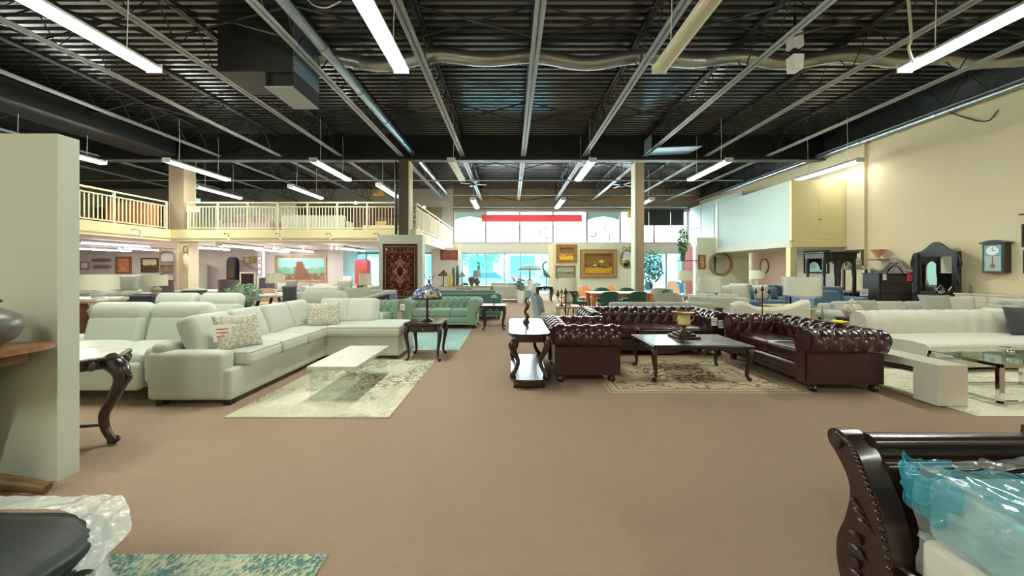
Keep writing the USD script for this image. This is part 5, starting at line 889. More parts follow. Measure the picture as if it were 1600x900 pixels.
# by the right shop window
plant('ficus_tree', 'potted ficus tree in front of the right shop window', (5.95, 15.2, 0), (.2, .35), .52, 1.5, 420, .16, 'leaf_blue', 5, 'ceramic_grey', .5, 'tree')
plant('hanging_ivy', 'bright green ivy hanging at the end of the burgundy wall', (8.15, 17.0, 1.9), (.12, .18), .24, 1.5, 420, .13, 'leaf', 6, 'wood_brown', cat='plant'); top('ivy_bracket', box(7.98, 8.9, 17.02, 17.2, 1.86, 1.9), 'wood_brown', 'brown bracket holding the hanging ivy pot', 'bracket')
chair('blue_chair', 'bright sky blue chair at the foot of the burgundy wall', (7.15, 15.2, 0), 10, 'fabric_sky', .95, .5, cat='chair'); chair('pink_armchair', 'peach armchair before the right shop window', (6.55, 14.2, 0), 20, 'fabric_peach', 1.0, .6, cat='armchair'); chair('grey_tub_chair', 'pale grey tub chair below the ficus tree', (5.2, 12.4, 0), 150, 'fabric_light', .85, .66, cat='armchair')
# far wall pictures
YP = YF - .155
picture('large_painting', 'large gold framed painting of yellow fields and a reclining figure on the far sage wall', 'painting', (xx(934.5, YP), YP, zz(412, YP)), 57 / F * YP, 44 / F * YP, None if 0 else (lambda C, U, V: cmix(cmix(C, (240, 214, 160), np.clip((.10 - np.hypot((U - .38) * 1.2, (V - .42) * 2)) * 25, 0, 1)), (226, 210, 120), np.clip((.12 - np.hypot(U - .62, (V - .62) * 1.2)) * 18, 0, .9)))(landscape(80, 60, ((150, 118, 50), (120, 90, 36)), (110, 84, 30), (206, 164, 30), (190, 150, 70), 11), *uvgrid(80, 60)), 'gilt', .28, depth=.14, liner='gilt_pale')
picture('small_painting', 'smaller gold framed yellow painting, upper left of the large painting', 'painting', (xx(885, YP), YP, zz(396.5, YP)), 32 / F * YP, 29 / F * YP, landscape(50, 40, ((150, 110, 60), (120, 90, 50)), (170, 120, 30), (226, 180, 30), (240, 214, 120), 12), 'gilt', .2, depth=.1)
picture('horse_picture', 'green framed picture of a brown horse below the smaller gold painting', 'painting', (xx(883.5, YP), YP, zz(425, YP)), 31 / F * YP, 20 / F * YP, (lambda C, U, V: cmix(C, (130, 76, 44), np.clip((.09 - np.hypot((U - .66) * .9, V - .42)) * 40, 0, 1)))(landscape(50, 30, ((170, 180, 150), (150, 170, 140)), (110, 130, 90), (150, 140, 110), (120, 170, 120), 13), *uvgrid(50, 30)), 'wood_mid', .09, depth=.06)
round_mirror('oval gilt mirror with a ribbon crest right of the large painting', (xx(979.5, YP), YP, zz(405, YP)), .46, .60, .11, 'gilt_pale', True)
top('exit_board', J(box(5.75, 6.2, 17.6, 17.65, 4.0, 4.38), box(5.96, 5.98, 17.61, 17.63, 4.38, DECK)), 'lamp_amber', 'small amber board hanging beside the tan column before the clerestory', 'sign')
# around the leather armchair
lamp('tall ivory drum lamp with its shade before the small paintings', (1.37, 8.6, .62), .66, .46, .30, base='ceramic', bm='urn', taper=.93); plinth_table('cream side table under the tall ivory drum lamp', (1.37, 8.6, 0), .55, .5, .62, 'wood_pale')
plinth_table('small dark table behind the leather armchair', (.98, 6.35, 0), .42, .4, .6, 'wood_espresso'); candelabra('bronze branching candle sculpture behind the leather armchair', (.97, 6.32, .60), .50, .14)
t = candelabra('thin bronze bird sculpture on the cream side table', (1.2, 8.45, .62), .34, .08)
chair('grey_wing_chair', 'grey tufted wing chair with a curved back in the aisle', (.78, 8.0, 0), 75, 'fabric_grey', .96, .62, cat='armchair', mback='chair_slate')
t = thing('crane_statue', 'tall bronze green crane statue by the entrance glass', 'statue', (1.62, 16.4, .7)); part(t, 'body', tube(spl([(.18, 0, .42), (.05, 0, .5), (-.06, 0, .62), (-.08, 0, .72)], 14), np.interp(np.linspace(0, 1, 14), [0, .4, 1], [.03, .11, .04]), 9), 'bronze_green', smooth=60); part(t, 'neck', tube(spl([(-.08, 0, .7), (-.16, 0, .9), (-.10, 0, 1.05), (-.02, 0, 1.12), (.08, 0, 1.09)], 20), np.interp(np.linspace(0, 1, 20), [0, .8, .9, 1], [.045, .025, .04, .008]), 8), 'bronze_green', smooth=60); part(t, 'leg', tube([(0, .02, .45), (.02, .02, 0)], .014, 6), 'bronze_green'); part(t, 'leg', tube([(.03, -.03, .45), (.06, -.03, .22), (.0, -.03, 0)], .014, 6), 'bronze_green'); part(t, 'base', lathe([(.16, 0), (.14, .03)], 14), 'bronze_green')
table('flower_table', 'dark carved round table under the crane statue', 'table', .7, .7, .70, (1.55, 16.4, 0), 0, 'wood_espresso', None, ap=.14, legr=.035, bulge=.06, shape=.04)
t = thing('white_pedestal', 'slender white fluted pedestal in the aisle before the entrance', 'pedestal', (.86, 16.2, 0)); part(t, 'shaft', lathe([(.14, .08), (.12, .2), (.11, .9)], 16), 'ceramic_white'); part(t, 'base', box(-.18, .18, -.18, .18, 0, .08, .01), 'ceramic_white'); part(t, 'capital', box(-.17, .17, -.17, .17, .9, .98, .01), 'ceramic_white')
glass_lamp('aqua domed glass lamp on the white pedestal before the entrance glass', (.86, 16.2, .98), 1.25, 'sign_aqua', .42)
t = thing('tulip_lamp', 'pale blue glass tulip shade held by the statuette on the long console', 'lamp', (.25, 5.35, 1.055)); part(t, 'shade', shell([(.015, 0), (.05, .03), (.055, .08), (.07, .12)], 18, .005), 'panel_blue'); part(t, 'holder', lathe([(.02, -.01), (.025, .01)], 10), 'bronze')
t = thing('white_cabinet', 'plain white low cabinet beside the crane statue table', 'cabinet', (1.15, 17.6, 0)); part(t, 'body', box(-.25, .2, -.25, .25, .05, .78, .01), 'gloss_white'); part(t, 'top', box(-.27, .22, -.27, .27, .78, .81, .005), 'gloss_white'); part(t, 'plinth', box(-.22, .18, -.22, .22, 0, .05), 'wood_black')
sofa('white_sofa', 'off-white sofa turned away before the entrance glass', 1.9, .9, .72, (-.15, 16.9, 0), 180, 'fabric_white', 2, ah=.6)
# ================================================================ centre left
sofa('teal_sofa', 'plain teal green sofa with its back to the viewer behind the tufted green sofa', 2.05, .9, .78, (-1.3, 11.0, 0), 180, 'velvet_teal', 2, ah=.62)
glass_lamp('tiny glass lamp on the dark end table by the green tufted sofa', (-.42, 9.0, .60), .42, 'shade_grey', .2)
t = thing('white_sideboard', 'white sideboard with grey doors behind the teal sofa', 'sideboard', (-1.65, 13.0, 0)); part(t, 'body', box(-.9, .9, -.22, .22, .12, .86, .006), 'gloss_white'); part(t, 'top', box(-.93, .93, -.24, .24, .86, .89, .005), 'wood_pale')
for k in range(3): d_ = part(t, 'door', box(-.86 + .58 * k, -.30 + .58 * k, -.235, -.22, .18, .82, .004), 'gloss_cream' if k != 1 else 'fabric_grey'); part(d_, 'knob', ball((-.58 + .58 * k, -.25, .6), .015, n=1), 'chrome')
for s in (-1, 1): part(t, 'leg', box(s * .8 - .03, s * .8 + .03, -.18, .18, 0, .12), 'wood_pale')
YS, ZS = 13.0, .89
glass_lamp('leaded cone lamp at the left end of the white sideboard', (xx(693, YS), YS, ZS), .95, 'lamp_tan', .22, True); glass_lamp('small blue-grey cone lamp on the white sideboard', (xx(722, YS), YS, ZS), .85, 'shade_grey', .16, True)
t = thing('cactus_sculpture', 'dark two-armed cactus sculpture behind the yellow jar', 'sculpture', (xx(711, YS), YS + .1, ZS))
for x, h in ((-.08, .66), (.07, .72)): part(t, 'stalk', tube([(x, 0, 0), (x, 0, h * .5), (x, 0, h)], [.05, .065, .035], 10), 'bronze_green', smooth=60)
part(t, 'base', box(-.14, .14, -.08, .08, 0, .03), 'wood_black')
vase('yellow_jar', 'pale yellow tall jar on the white sideboard', (xx(706, YS) - .06, YS - .12, ZS), [(.08, 0), (.11, .06), (.12, .3), (.09, .4), (.07, .44)], 'ceramic_yellow')
vase('grey_vase', 'grey two-handled vase on the white sideboard', (xx(737, YS), YS, ZS), [(.05, 0), (.06, .03), (.13, .2), (.12, .27), (.07, .3)], 'ceramic_grey'); lamp('grey drum lamp at the right end of the white sideboard', (xx(745, YS), YS + .1, ZS), .55, .30, .24, 'shade_grey', 'ceramic_grey')
t = thing('dancer_statue', 'blue-grey dancer statue with raised arms behind the stained glass lamp', 'statue', (xx(671, 12), 12, .80)); part(t, 'body', tube(spl([(0, 0, 0), (.02, 0, .14), (-.01, 0, .25), (0, 0, .36)], 12), [.06, .06, .055, .05, .045, .04, .035, .045, .055, .05, .03, .02], 9), 'bronze_green', smooth=60); part(t, 'head', ball((0, 0, .42), .035), 'bronze_green')
for s in (-1, 1): part(t, 'arm', tube(spl([(0, 0, .33), (s * .10, 0, .36), (s * .18, 0, .55)], 8), .014, 6), 'bronze_green')
plinth_table('pale stand under the dancer statue', (xx(671, 12), 12, 0), .5, .4, .80, 'wood_pale')
plinth_table('low glass-topped table with ornaments before the white sofa', (-1.0, 14.6, 0), .9, .5, .55, 'gloss_white'); vase('small_urn', 'small dark potted urn on the low table before the white sofa', (-.8, 14.6, .55), [(.06, 0), (.12, .1), (.1, .2), (.07, .24)], 'ceramic_grey')
plant('flower_plant', 'small bluish potted plant beside the white pedestal', (.42, 15.6, .0), (.16, .55), .25, .6, 120, .14, 'leaf_blue', 9, 'ceramic_white')
U, V = uvgrid(84, 128)
def hung_rug(name, label, px0, px1, py0, py1, Y, C):
    t = thing(name, label, 'hanging rug'); x0, x1, z0, z1 = xx(px0, Y), xx(px1, Y), zz(py1, Y), zz(py0, Y); nu, nv = C.shape[:2]
    X, Z = np.meshgrid(np.linspace(x0, x1, nu), np.linspace(z0, z1, nv), indexing='ij'); P = np.stack([X, Y - .012 + 0 * X, Z], -1); colmesh(t, 'pile', P, C, 'weave'); part(t, 'backing', box(x0, x1, Y - .010, Y - .001, z0, z1), 'rope')
    part(t, 'fringe', box(x0, x1, Y - .011, Y - .004, z0 - .03, z0), 'rope'); return t
RP = ((72, 28, 27), (58, 46, 40), (34, 20, 20), (150, 120, 98), (92, 42, 36))
hr = hung_rug('hanging_rug', 'large dark red Persian rug hanging on the white pillar', 598, 652.5, 381, 467.5, 12.8, persian(84, 128, .63, RP, 14)); price_tag('round white price sticker at the top left of the large hanging rug', (xx(604, 12.78), 12.775, zz(389.5, 12.78)), .05, .05)
hung_rug('small_hanging_rug', 'small dark red rug hanging sideways on the grey divider panel', 688.5, 715, 391, 406.5, 19.0, persian(50, 30, 1.7, ((150, 84, 84), (96, 40, 40), (60, 26, 28), (190, 130, 120), (80, 30, 34)), 3))
# ================================================================ left half, under the mezzanine
sofa('cream_sofa', 'cream fabric sofa with loose cushions behind the sectional', 1.5, .9, .88, (-5.15, 9.3, 0), 0, 'fabric_light', 2)
t = thing('rolled_bolster', 'rounded grey-cream bolster cushion on the cream sofa before the hanging rug', 'cushion', (-4.45, 8.55, .0)); part(t, 'cover', rbox((1.1, .3, .34), .14, (0, 0, .80), puff=.03), 'fabric_light', smooth=60); part(t, 'bench', rbox((1.2, .5, .6), .04, (0, .05, .32)), 'fabric_grey')
pillow('dark grey striped pillow at the right of the cream sofa', .5, .4, (-3.98, 9.0, .84), 'fabric_grey', -10); pillow('charcoal and cream pillow at the left of the cream sofa', .32, .42, (-5.55, 9.0, .86), 'fabric_dark', 35)
t = thing('slope_chaise', 'dark navy chaise with a sloping cream outlined side left of the rug pillar', 'chaise', (-3.75, 9.9, 0)); part(t, 'side_panel', prism([(-.6, .15), (-.55, .52), (-.1, .66), (.5, .82), (.5, .15)], -.3, .3), 'fabric_navy'); part(t, 'outline', tube(spl([(-.62, -.3, .3), (-.58, -.3, .56), (-.1, -.3, .71), (.5, -.3, .88)], 16), .05, 8), 'fabric_light'); part(t, 'back', box(-.6, .5, .3, .36, .15, .9, .02), 'fabric_light')
sofa('white_back_sofa', 'long white sofa in the middle of the left hall below the large green painting', 2.6, .95, .9, (-6.0, 12.4, 0), 8, 'fabric_white', 3); pillow('white pillow on the long white sofa below the large green painting', .5, .45, (-5.6, 12.1, .92), 'fabric_white', 14); pillow('brown pillow on the long white sofa below the large green painting', .42, .4, (-5.05, 12.15, .9), 'wood_brown', -20)
sofa('ivory_sofa', 'ivory sofa directly below the large green painting', 2.4, .9, .85, (-10.2, 16.0, 0), 0, 'fabric_white', 3); pillow('grey pillow on the ivory sofa below the large green painting', .55, .35, (-9.6, 15.7, .85), 'fabric_grey'); pillow('white pillow on the ivory sofa below the large green painting', .5, .4, (-10.6, 15.7, .88), 'fabric_white', 8)
t = thing('sawhorse_table', 'white topped table on dark splayed sawhorse legs left of the cream sofa', 'table', (-6.5, 9.9, 0)); part(t, 'tabletop', box(-.55, .55, -.4, .4, .74, .79, .006), 'table_white')
for s in (-1, 1):
    for q in (-1, 1): part(t, 'leg', tube([(s * .25, q * .25, .74), (s * .5, q * .32, 0)], .045, 4), 'wood_espresso', smooth=False)
    part(t, 'cross_bar', box(s * .38 - .03, s * .38 + .03, -.28, .28, .35, .41), 'wood_espresso')
lamp('white drum lamp on a glass base on the sawhorse table', (-6.5, 9.9, .79), .58, .46, .26, base='glass', bm='block', taper=.95)
chair('peach_barrel_chair', 'peach barrel chair left of the sawhorse table', (-7.35, 10.6, 0), 20, 'fabric_peach', .9, .7, cat='armchair'); chair('dark_folding_chair', 'dark wooden X-framed chair right of the sawhorse table', (-5.4, 10.6, 0), 200, 'wood_espresso', .85, .5)
plinth_table('low side table under the silvery plant', (-6.0, 8.1, 0), .5, .5, .5, 'wood_pale'); plant('silver_plant', 'silvery green leafy plant in a square black pot behind the recliners', (-6.0, 8.05, .50), (.15, .18), .36, .5, 300, .13, 'leaf_grey', 17)
table('cream_dining_table', 'long cream dining table with wing chairs in front of the mezzanine', 'dining table', 3.0, 1.0, .76, (-9.9, 12.4, 0), 0, 'gloss_cream', None, ap=.08, legr=.05, leg='box')
w0 = chair('wing_dining_chair', 'plum wing dining chair with cream edges, right end of the cream table', (-8.95, 11.4, 0), 200, 'fabric_plum', 1.18, .52, True, leg='gloss_cream', round_=False)
dup(w0, (-10.9, 11.5, 0), 165, 'plum wing dining chair with cream edges beside the corner pillar'); dup(w0, (-9.3, 13.6, 0), 10, 'plum wing dining chair on the far side of the cream table')
t = thing('framed_chair_back', 'tall dining chair with a cream frame and dark panel back behind the cream table', 'dining chair', (-9.9, 13.5, 0), 0); part(t, 'panel', box(-.24, .24, -.02, .02, .5, 1.32), 'wood_espresso'); part(t, 'seat', rbox((.52, .5, .1), .03, (0, -.24, .46)), 'fabric_plum')
for s in (-1, 1): part(t, 'frame_post', box(s * .27 - .03, s * .27 + .03, -.03, .03, 0, 1.36, .006), 'gloss_cream'); part(t, 'front_leg', box(s * .22 - .025, s * .22 + .025, -.46, -.41, 0, .42), 'gloss_cream')
part(t, 'frame_top', box(-.3, .3, -.03, .03, 1.32, 1.38, .006), 'gloss_cream'); part(t, 'frame_bar', box(-.27, .27, -.03, .03, .78, .83), 'gloss_cream')
cabinet('black_console', 'black low console behind the white recliners', 'console', (-8.35, 9.4, 0), .95, .45, .84, 'wood_black', 1, 2, 0, 'chrome'); t = thing('round_pouf', 'round grey and white cushion lying on the black console', 'cushion', (-8.3, 9.4, .84)); part(t, 'cover', lathe([(.15, 0), (.24, .03), (.26, .08), (.22, .13), (.1, .16)], 20), 'fabric_white', smooth=60); part(t, 'band', shell([(.262, .05), (.262, .1)], 20, .01), 'fabric_dark')
sofa('dark_bench_sofa', 'dark grey bench sofa behind the second white recliner', 1.7, .8, .80, (-8.6, 8.45, 0), 0, 'fabric_dark', 2)
t = thing('brown_buffet', 'brown panelled buffet with carved cream corner posts and stone top at left', 'buffet', (-8.95, 7.2, 0)); part(t, 'body', box(-1.2, .9, -.25, .25, .08, .84, .006), 'wood_brown'); part(t, 'stone_top', box(-1.28, .98, -.3, .3, .86, .92, .012), 'marble_white'); part(t, 'moulding', box(-1.24, .94, -.28, .28, .83, .86), 'wood_pale'); part(t, 'plinth', box(-1.15, .85, -.22, .22, 0, .08), 'wood_brown')
for x in (-1.18, .88): part(t, 'carved_post', lathe([(.07, .05), (.05, .15), (.04, .4), (.07, .6), (.1, .7), (.06, .76), (.08, .83)], 12, (x, -.26, 0)), 'ceramic', smooth=50)
lamp('large white drum lamp on the brown buffet', (-8.35, 7.25, .92), .46, .62, .30, base='ceramic_white', taper=.97); plinth_table('tall slate table under the cream lamp behind the brown buffet', (-9.55, 9.6, 0), .6, .5, .85, 'wood_mauve'); lamp('cream drum lamp right of the large white drum lamp', (-9.5, 9.6, .85), .48, .48, .28, base='ceramic', taper=.95)
t = thing('display_bed', 'bed with piled white bedding at the far left', 'bed', (-12.2, 10.6, 0)); part(t, 'mattress', rbox((1.9, 2.0, .4), .1, (0, 0, .55), puff=.04), 'fabric_white', smooth=60); part(t, 'duvet', rbox((2.0, 1.3, .16), .07, (0, -.3, .80), puff=.04), 'fabric_light', smooth=60); part(t, 'headboard', rbox((2.0, .12, 1.2), .05, (0, 1.05, .7)), 'fabric_grey'); part(t, 'base', box(-.95, .95, -1, 1, .05, .38), 'wood_espresso')
pillow('charcoal pillow standing on the bed at the far left', .5, .4, (-11.65, 9.9, 1.08), 'fabric_dark', 6); pillow('left white pillow on the bed at the far left', .6, .45, (-12.5, 10.3, 1.1), 'fabric_white', -8); pillow('right patterned pale pillow on the bed at the far left', .55, .5, (-11.1, 10.4, 1.1), 'fabric_light', 12)
sofa('beige_back_sofa', 'beige sofa along the inner wall below the framed pictures', 2.6, .9, .95, (-19.2, 18.6, 0), 0, 'fabric_peach', 3); figurine('small dark figurine standing on the beige sofa side table', (-17.3, 18.8, .9), .5); plinth_table('tall brown table with the small figurine under the landscape', (-17.3, 18.8, 0), 1.0, .5, .9, 'wood_brown')
def yw(px0, px1, py0, py1): return ((xx((px0 + px1) / 2, YW), YW - .002, zz((py0 + py1) / 2, YW)), (px1 - px0) / F * YW, (py1 - py0) / F * YW)
l, w, h = yw(126, 140, 409, 421); picture('small_framed_print', 'small dark framed print at the far left of the inner wall', 'picture', l, w, h, None, 'wood_mauve', .07, canvas='paper')
for k, (a, b) in enumerate(((403.5, 409.5), (413.5, 420))):
    l, w, h = yw(145 + k * 2, 175, a, b); t = thing('carved_wall_board', f"{('upper', 'lower')[k]} carved wooden board on the inner wall", 'wall carving', l); part(t, 'board', prism([(-w / 2, -h / 2), (w * .3, -h / 2), (w / 2, -h * .1), (w * .4, h * .4), (-w * .1, h / 2), (-w / 2, h * .4)], -.06, 0), 'wood_mauve'); part(t, 'groove', box(-w * .4, w * .3, -.065, -.058, -.02, .02), 'wood_brown')
l, w, h = yw(181, 206, 401, 428); picture('orange_picture', 'red-brown framed orange picture on the inner wall', 'picture', l, w, h, abstract(30, 30, ((214, 150, 110), (190, 100, 70), (236, 190, 150)), 4, 6), 'wood_mid', .12)
l, w, h = yw(221, 248, 403, 426); picture('dark_landscape', 'landscape with dark trees on the inner wall', 'painting', l, w, h, landscape(40, 30, ((190, 196, 140), (206, 206, 160)), (80, 80, 50), (70, 66, 46), (120, 110, 80), 17), 'wood_gold', .08)
l, w, h = yw(430, 511, 399, 441); C = landscape(100, 60, ((120, 190, 170), (160, 210, 196)), (110, 170, 130), (120, 96, 70), (206, 170, 130), 19); U, V = uvgrid(100, 60); C = cmix(C, (120, 88, 62), np.clip((.17 - .15 * np.clip(V - .35, 0, 1) + .12 * (nz(U, V, 9, 44) - .5) - np.abs(U - .54 + .08 * V)) * 22, 0, 1) * (V < .84)); picture('crag_painting', 'large green-skied painting of a brown rocky crag on the inner wall', 'painting', l, w, h, C, 'gilt_pale', .14)
# display board with three small frames by the corner pillar
YD = 13.15
top('display_board', box(xx(248, YD), xx(277, YD), YD + .01, YD + .05, 0, zz(389, YD)), 'wall_pink', 'pale display board left of the corner pillar', 'board')
for k, (a, b, ar) in enumerate(((397, 410, .12), (414, 425, 0), (430, 440, .12))):
    picture('arched_print', f"{('top arched', 'middle wide', 'bottom arched')[k]} small frame on the display board by the corner pillar", 'picture', (xx(262, YD), YD + .01, zz((a + b) / 2, YD)), 23 / F * YD, (b - a) / F * YD, None, 'wood_mauve', .035, canvas='paper' if k != 1 else 'gilt_pale', arch=ar)
t = thing('dried_bouquet', 'pinkish dried bouquet hanging on the corner pillar', 'wall ornament', (xx(289, 13.2), 13.23, zz(405, 13.2))); part(t, 'bundle', tube(spl([(0, 0, .22), (0, 0, .05), (.02, 0, -.2), (0, 0, -.36)], 10), [.03, .06, .1, .12, .13, .12, .1, .07, .05, .02], 9, .5), 'fabric_peach', smooth=60); part(t, 'loop', tube(np.array([(.09 * math.cos(a), 0, .36 + .13 * math.sin(a)) for a in np.linspace(0, 2 * PI, 20)]), .012, 6), 'wood_brown')
cabinet('green_wardrobe', 'pale green wardrobe against the inner wall right of the corner pillar', 'wardrobe', (xx(306, 19.4), 19.4, 0), .75, .6, 1.75, 'wall_sage', 1, 2); t = thing('carved_hutch', 'tall dark hutch with an arched top against the inner wall', 'hutch', (xx(363, 19.4), 19.4, 0)); part(t, 'body', box(-.28, .28, -.2, .2, 0, .9, .01), 'wood_black'); part(t, 'upper_case', prism([(-.24, .9), (-.24, 1.85)] + [(-.24 * math.cos(a), 1.85 + .28 * math.sin(a)) for a in np.linspace(0, PI, 10)] + [(.24, 1.85), (.24, .9)], -.1, .2), 'wood_espresso'); part(t, 'mirror', box(-.16, .16, -.115, -.1, 1.0, 1.75), 'mirror')
top('stair_side', prism([(xx(376, 19.6), 0), (xx(376, 19.6), zz(408, 19.6)), (xx(394, 19.6), zz(421, 19.6)), (xx(400, 19.6), 0)], 19.5, 19.9), 'wood_mauve', 'grey sloping stair side panel left of the white picture column', 'stair'); struct('trim_4', box(xx(402, 18.9), xx(410, 18.9), 18.9, 19.1, 0, ZU), 'wall_pale')
for k, z in enumerate((404, 415, 425)): picture('column_print', f"{('top', 'middle', 'bottom')[k]} small square print on the white picture column", 'picture', (xx(406, 18.89), 18.895, zz(z, 18.89)), .24, .26, None, 'wood_mauve', .03, canvas='paper')
for k, (px, py, w_, c_) in enumerate(((386, 407, .4, 'ceramic_yellow'), (396, 406, .42, 'lamp_amber'), (372, 414, .3, 'paper'), (397, 425, .4, 'wood_mid'))): picture('wall_print', ('small pale print', 'yellow print', 'tiny white print', 'small brown print')[k] + ' on the inner wall by the stair side', 'picture', (xx(px, YW), YW - .003, zz(py, YW)), w_, w_ * .9, None, 'wood_mauve', .04, canvas=c_)
t = sx('door_1'); struct('door_leaf', box(fx(541), fx(554), YF - .06, YF - .01, 0, 2.1), 'frame_grey', parent=t); struct('door_frame', J(box(fx(539), fx(541), YF - .08, YF, 0, 2.2), box(fx(554), fx(556), YF - .08, YF, 0, 2.2), box(fx(539), fx(556), YF - .08, YF, 2.1, 2.2)), 'white_metal', parent=t); struct('door_pane', box(fx(546), fx(548), YF - .07, YF - .06, 1.1, 1.9), 'paper', parent=t)
t = thing('red_armoire', 'red lacquer armoire with an arched top near the far windows', 'armoire', (xx(567, 18.8), 18.8, 0)); part(t, 'case', prism([(-.32, 0), (-.32, 1.85)] + [(-.32 * math.cos(a), 1.85 + .16 * math.sin(a)) for a in np.linspace(0, PI, 12)] + [(.32, 1.85), (.32, 0)], -.25, .25), 'sign_red'); 
for s in (-1, 1): d_ = part(t, 'door', box(s * .155 - .14, s * .155 + .14, -.27, -.25, .2, 1.75, .005), 'sign_red'); part(d_, 'painted_panel', box(s * .155 - .08, s * .155 + .08, -.275, -.27, 1.1, 1.6), 'gilt')
lamp('ivory drum lamp in front of the red armoire', (xx(570.5, 11.5), 11.5, .72), .62, .40, .36, base='ceramic', taper=.95); plinth_table('pale wood table under the ivory lamp before the red armoire', (xx(570, 11.5), 11.5, 0), .9, .5, .72, 'wood_pale')
chair('pale_wood_chair', 'pale wood chair right of the long white sofa', (-5.1, 13.6, 0), 160, 'wood_pale', .9, .48, leg='wood_pale'); t = thing('white_monitor_desk', 'white desk with a white screen by the grey door', 'desk', (xx(545, 17), 17, 0)); part(t, 'desktop', box(-.6, .6, -.3, .3, .74, .78), 'gloss_white'); part(t, 'screen', box(-.3, .1, .0, .03, .85, 1.15), 'paper'); part(t, 'screen_stand', box(-.13, -.07, .0, .03, .78, .86), 'paper'); part(t, 'front_panel', box(-.6, .6, -.28, -.25, 0, .74), 'wood_pale')
# spotlights on brackets along the mezzanine edge
for i, (x, y, dx, dy) in enumerate([(xx(p, 13.2), 13.2, 0, -1) for p in (352, 432, 511, 585)] + [(XM + .12, yy, 1, 0) for yy in (9.2, 11.8)]):
    t = thing('track_bracket', f"thin bent spotlight bracket on the mezzanine edge, {('first right of the corner column', 'second right of the corner column', 'third right of the corner column', 'next to the rug pillar', 'on the receding left edge, nearer', 'on the receding left edge, farther')[i]}", 'spotlight', (x, y, 2.75)); part(t, 'arm', tube([(0, 0, 0), (dx * .06, dy * .06, .05), (dx * .1 + .18 * abs(dy), dy * .1 + .18 * abs(dx), .04), (dx * .1 + .2 * abs(dy), dy * .1 + .2 * abs(dx), -.12)], .012, 6), 'beam_grey'); part(t, 'head', lathe([(.03, -.2), (.045, -.12), (.02, -.1)], 10, (dx * .1 + .2 * abs(dy), dy * .1 + .2 * abs(dx), 0)), 'white_metal')
for i, (px, Y) in enumerate(((429, 15), (474, 16.5), (518, 15), (526, 15.4), (187, 15.5))):
    t = thing('track_lamp', f"small lit spotlight under the mezzanine, {ORD[i]} of five", 'spotlight', (xx(px, Y), Y, 2.36)); part(t, 'bulb', ball((0, 0, 0), .05, n=2), 'track_lamp'); part(t, 'stem', bar((0, 0, .04), (0, 0, .18), .01), 'white_metal')
# ================================================================ on the mezzanine
def zu(py, Y): return zz(py, Y)
t = cabinet('orange_wardrobe', 'orange wood wardrobe on the mezzanine behind the left railing', 'wardrobe', (-15.4, 14.6, ZM), 1.6, .6, 1.25, 'wood_orange', 1, 3); cabinet('brown_wardrobe', 'brown wardrobe on the mezzanine, farther left', 'wardrobe', (-16.6, 13.0, ZM), 1.3, .6, 1.3, 'wood_brown', 1, 2); cabinet('small_orange_cabinet', 'small orange cabinet on the mezzanine behind the middle railing', 'cabinet', (xx(471, 18), 18, ZM), .7, .5, 1.15, 'wood_orange', 1, 2)
top('mezzanine_screen', box(xx(290, 18.5), xx(461, 18.5), 18.5, 18.62, ZM, zz(316, 18.5)), 'wall_sage', 'pale green low wall on the mezzanine right of the corner column', 'partition')
sofa('mezzanine_sofa', 'mauve grey sofa on the mezzanine behind the railing right of the corner column', 2.2, .9, .85, (-11.0, 15.2, ZM), 0, 'wood_mauve', 2); sofa('grey_mezzanine_sofa', 'grey sofa in the middle of the mezzanine', 2.6, .9, .8, (-8.2, 15.3, ZM), 180, 'fabric_grey', 3, 0)
t = thing('slatted_bed', 'brown bed frame on the mezzanine left of the brown column', 'bed', (-5.6, 17.2, ZM)); part(t, 'headboard', box(-1.2, 1.2, .95, 1.03, 0, 1.15, .01), 'wood_brown'); part(t, 'rail', box(-1.2, 1.2, -.9, -.84, .2, .45, .01), 'wood_pale'); part(t, 'mattress', rbox((2.3, 1.8, .2), .05, (0, 0, .45)), 'fabric_peach')
for s in (-1, 1): part(t, 'post', box(s * 1.2 - .05, s * 1.2 + .05, -.93, -.83, 0, .6, .01), 'wood_brown')
pillow('yellow cushion on the mezzanine bed', .5, .24, (-6.0, 16.6, ZM + .66), 'lamp_amber')
cabinet('tall_bookcase', 'long brown shelving on the mezzanine behind the bed', 'bookcase', (-6.4, 19.0, ZM), 3.0, .5, 1.35, 'wood_brown', 2, 5)
for k, (x, y) in enumerate(((xx(555.5, 16.6), 16.6), (xx(663, 17.8), 17.8))):
    t = thing('bare_bulb_lamp', ('bright warm bulb lamp on the mezzanine left of the brown column', 'bright warm bulb lamp on the mezzanine right of the brown column')[k], 'lamp', (x, y, ZM)); part(t, 'pole', lathe([(.12, 0), (.12, .02), (.015, .04), (.015, 1.55)], 12), 'bronze'); part(t, 'bulb', ball((0, 0, 1.62), .07), 'bulb')
t = thing('hanging_glass_shade', 'amber stained glass shade hanging above the mezzanine', 'pendant lamp', (xx(592, 17.0), 17.0, zz(305, 17))); part(t, 'shade', shell([(.26, 0), (.24, .1), (.12, .24), (.04, .28)], 20, .008), 'lamp_amber', smooth=60); part(t, 'chain', bar((0, 0, .27), (0, 0, DECK - zz(305, 17)), .01), 'steel_black')
for k, (a, y) in enumerate(((0, 18.6), (1, 19.6), (2, 20.6))): picture('leaning_picture', f"framed picture standing on the mezzanine near the clerestory, {ORD[k]} from the column", 'picture', (-4.3 + .1 * k, y, ZM + .66), .6, 1.3, None, 'wood_mid', .05, rz=-60, canvas=('fabric_peach', 'wall_pink', 'paper')[k])
plant('mezzanine_plant', 'pale potted plant on the mezzanine right of the brown column', (-4.0, 14.6, ZM), (.14, .25), .28, .9, 120, .13, 'leaf_grey', 27, 'ceramic')
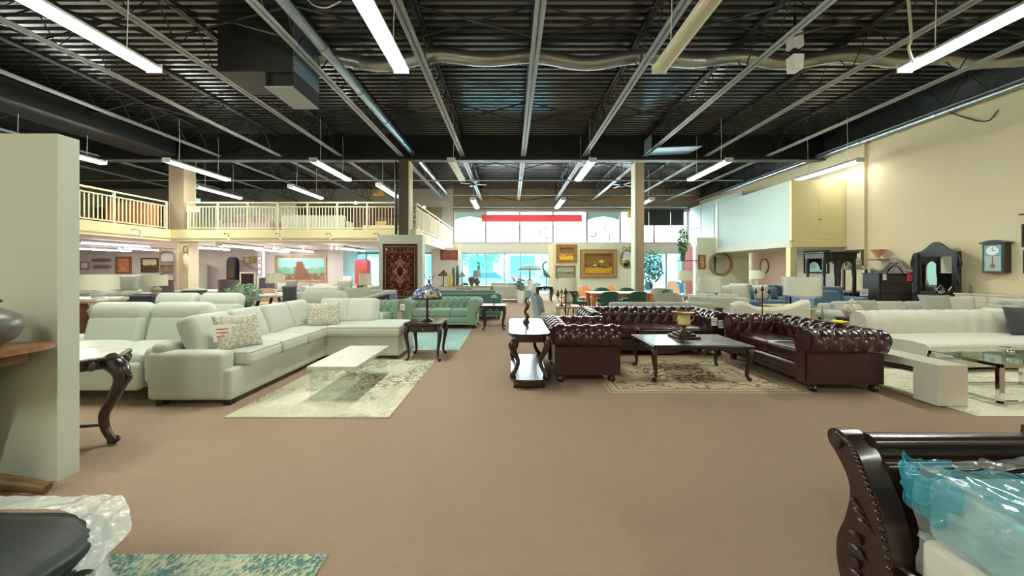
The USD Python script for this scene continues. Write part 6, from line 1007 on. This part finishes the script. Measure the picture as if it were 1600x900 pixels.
t = thing('exit_sign', 'green exit sign with a running figure beside the corner column', 'sign', (xx(306, 14.5), 14.5, zz(318, 14.5))); part(t, 'box', box(-.17, .17, -.03, .03, 0, .2, .006), 'white_metal'); part(t, 'green_face', box(-.16, .16, -.035, -.03, .01, .19), 'exit_green'); part(t, 'runner', J(ball((.01, -.037, .155), .018, (1, .2, 1), 1), tube([(.0, -.037, .135), (-.01, -.037, .09), (.03, -.037, .05)], .01, 5), tube([(-.01, -.037, .09), (-.04, -.037, .06)], .01, 5)), 'bronze_green'); part(t, 'chain', bar((0, 0, .2), (0, 0, DECK - zz(318, 14.5)), .006), 'white_metal')
t = thing('emergency_unit', 'small pale emergency lamp box under the exit sign', 'emergency light', (xx(300, 13.4), YC + .12, zz(331, 13.4))); part(t, 'box', box(-.26, .26, -.03, .04, 0, .2, .01), 'white_metal')
# ================================================================ ceiling gear
def fan(label, loc, rod):
    t = thing('ceiling_fan', label, 'ceiling fan', loc); part(t, 'rod', bar((0, 0, 0), (0, 0, rod), .015), 'steel_black'); part(t, 'motor', lathe([(.05, -.12), (.1, -.1), (.12, 0), (.05, .05)], 16), 'steel_black')
    for k in range(4): part(t, 'blade', T(J(box(.12, .2, -.02, .02, -.05, -.04), box(.18, .62, -.07, .07, -.052, -.042)), rz=90 * k + 20, rx=0), 'panel_blue')
fan('ceiling fan with pale blades left of the centre joist in the far bay', (xx(740, 16.8), 16.8, zz(286, 16.8)), DECK - zz(286, 16.8)); fan('ceiling fan with pale blades beside the tan column in the far bay', (xx(972, 16.8), 16.8, zz(288, 16.8)), DECK - zz(288, 16.8))
t = thing('twin_floodlight', 'pale twin floodlight mounted on a joist at upper right', 'floodlight', at(1242, 82, 6.9)); part(t, 'bracket', J(bar((0, 0, -.12), (0, 0, DECK - at(1242, 82, 6.9)[2]), .02), box(-.08, .08, -.05, .05, -.04, .04)), 'steel_black')
for s in (-1, 1): part(t, 'head', T(prism([(-.1, .08), (.1, .08), (.08, .36), (-.08, .36)], -.1, .1), (0, 0, 0), rx=0 if s > 0 else 180), 'white_metal')
def cable(label, pts, r=.012, m='rope'): top('hanging_cable', tube(spl(pts, 40), r, 6), m, label, 'cable')
cable('loose white cable dangling from the ceiling at upper right', [at(1413, -75, 5.6), at(1422, 30, 5.7), at(1424, 60, 5.75), at(1420, 75, 5.8), at(1427, 98, 5.85)], .02); cable('thin looped cable at the top left of the centre light', [at(478, -4, 6), at(490, 8, 6), at(510, 12, 6), at(532, 2, 6)], .012); cable('black cable sagging above the clerestory', [(-1.5, 21.0, 5.9), (0.5, 21.0, 5.5), (2.6, 21.0, 5.7), (4.4, 21.0, 5.45), (6, 21.0, 5.8)], .02, 'steel_black'); cable('bent conduit hanging along the top of the right wall', [at(1478, 175, 9.53), at(1537, 190, 8.77), at(1560, 172, 8.51)], .015, 'beam_grey')
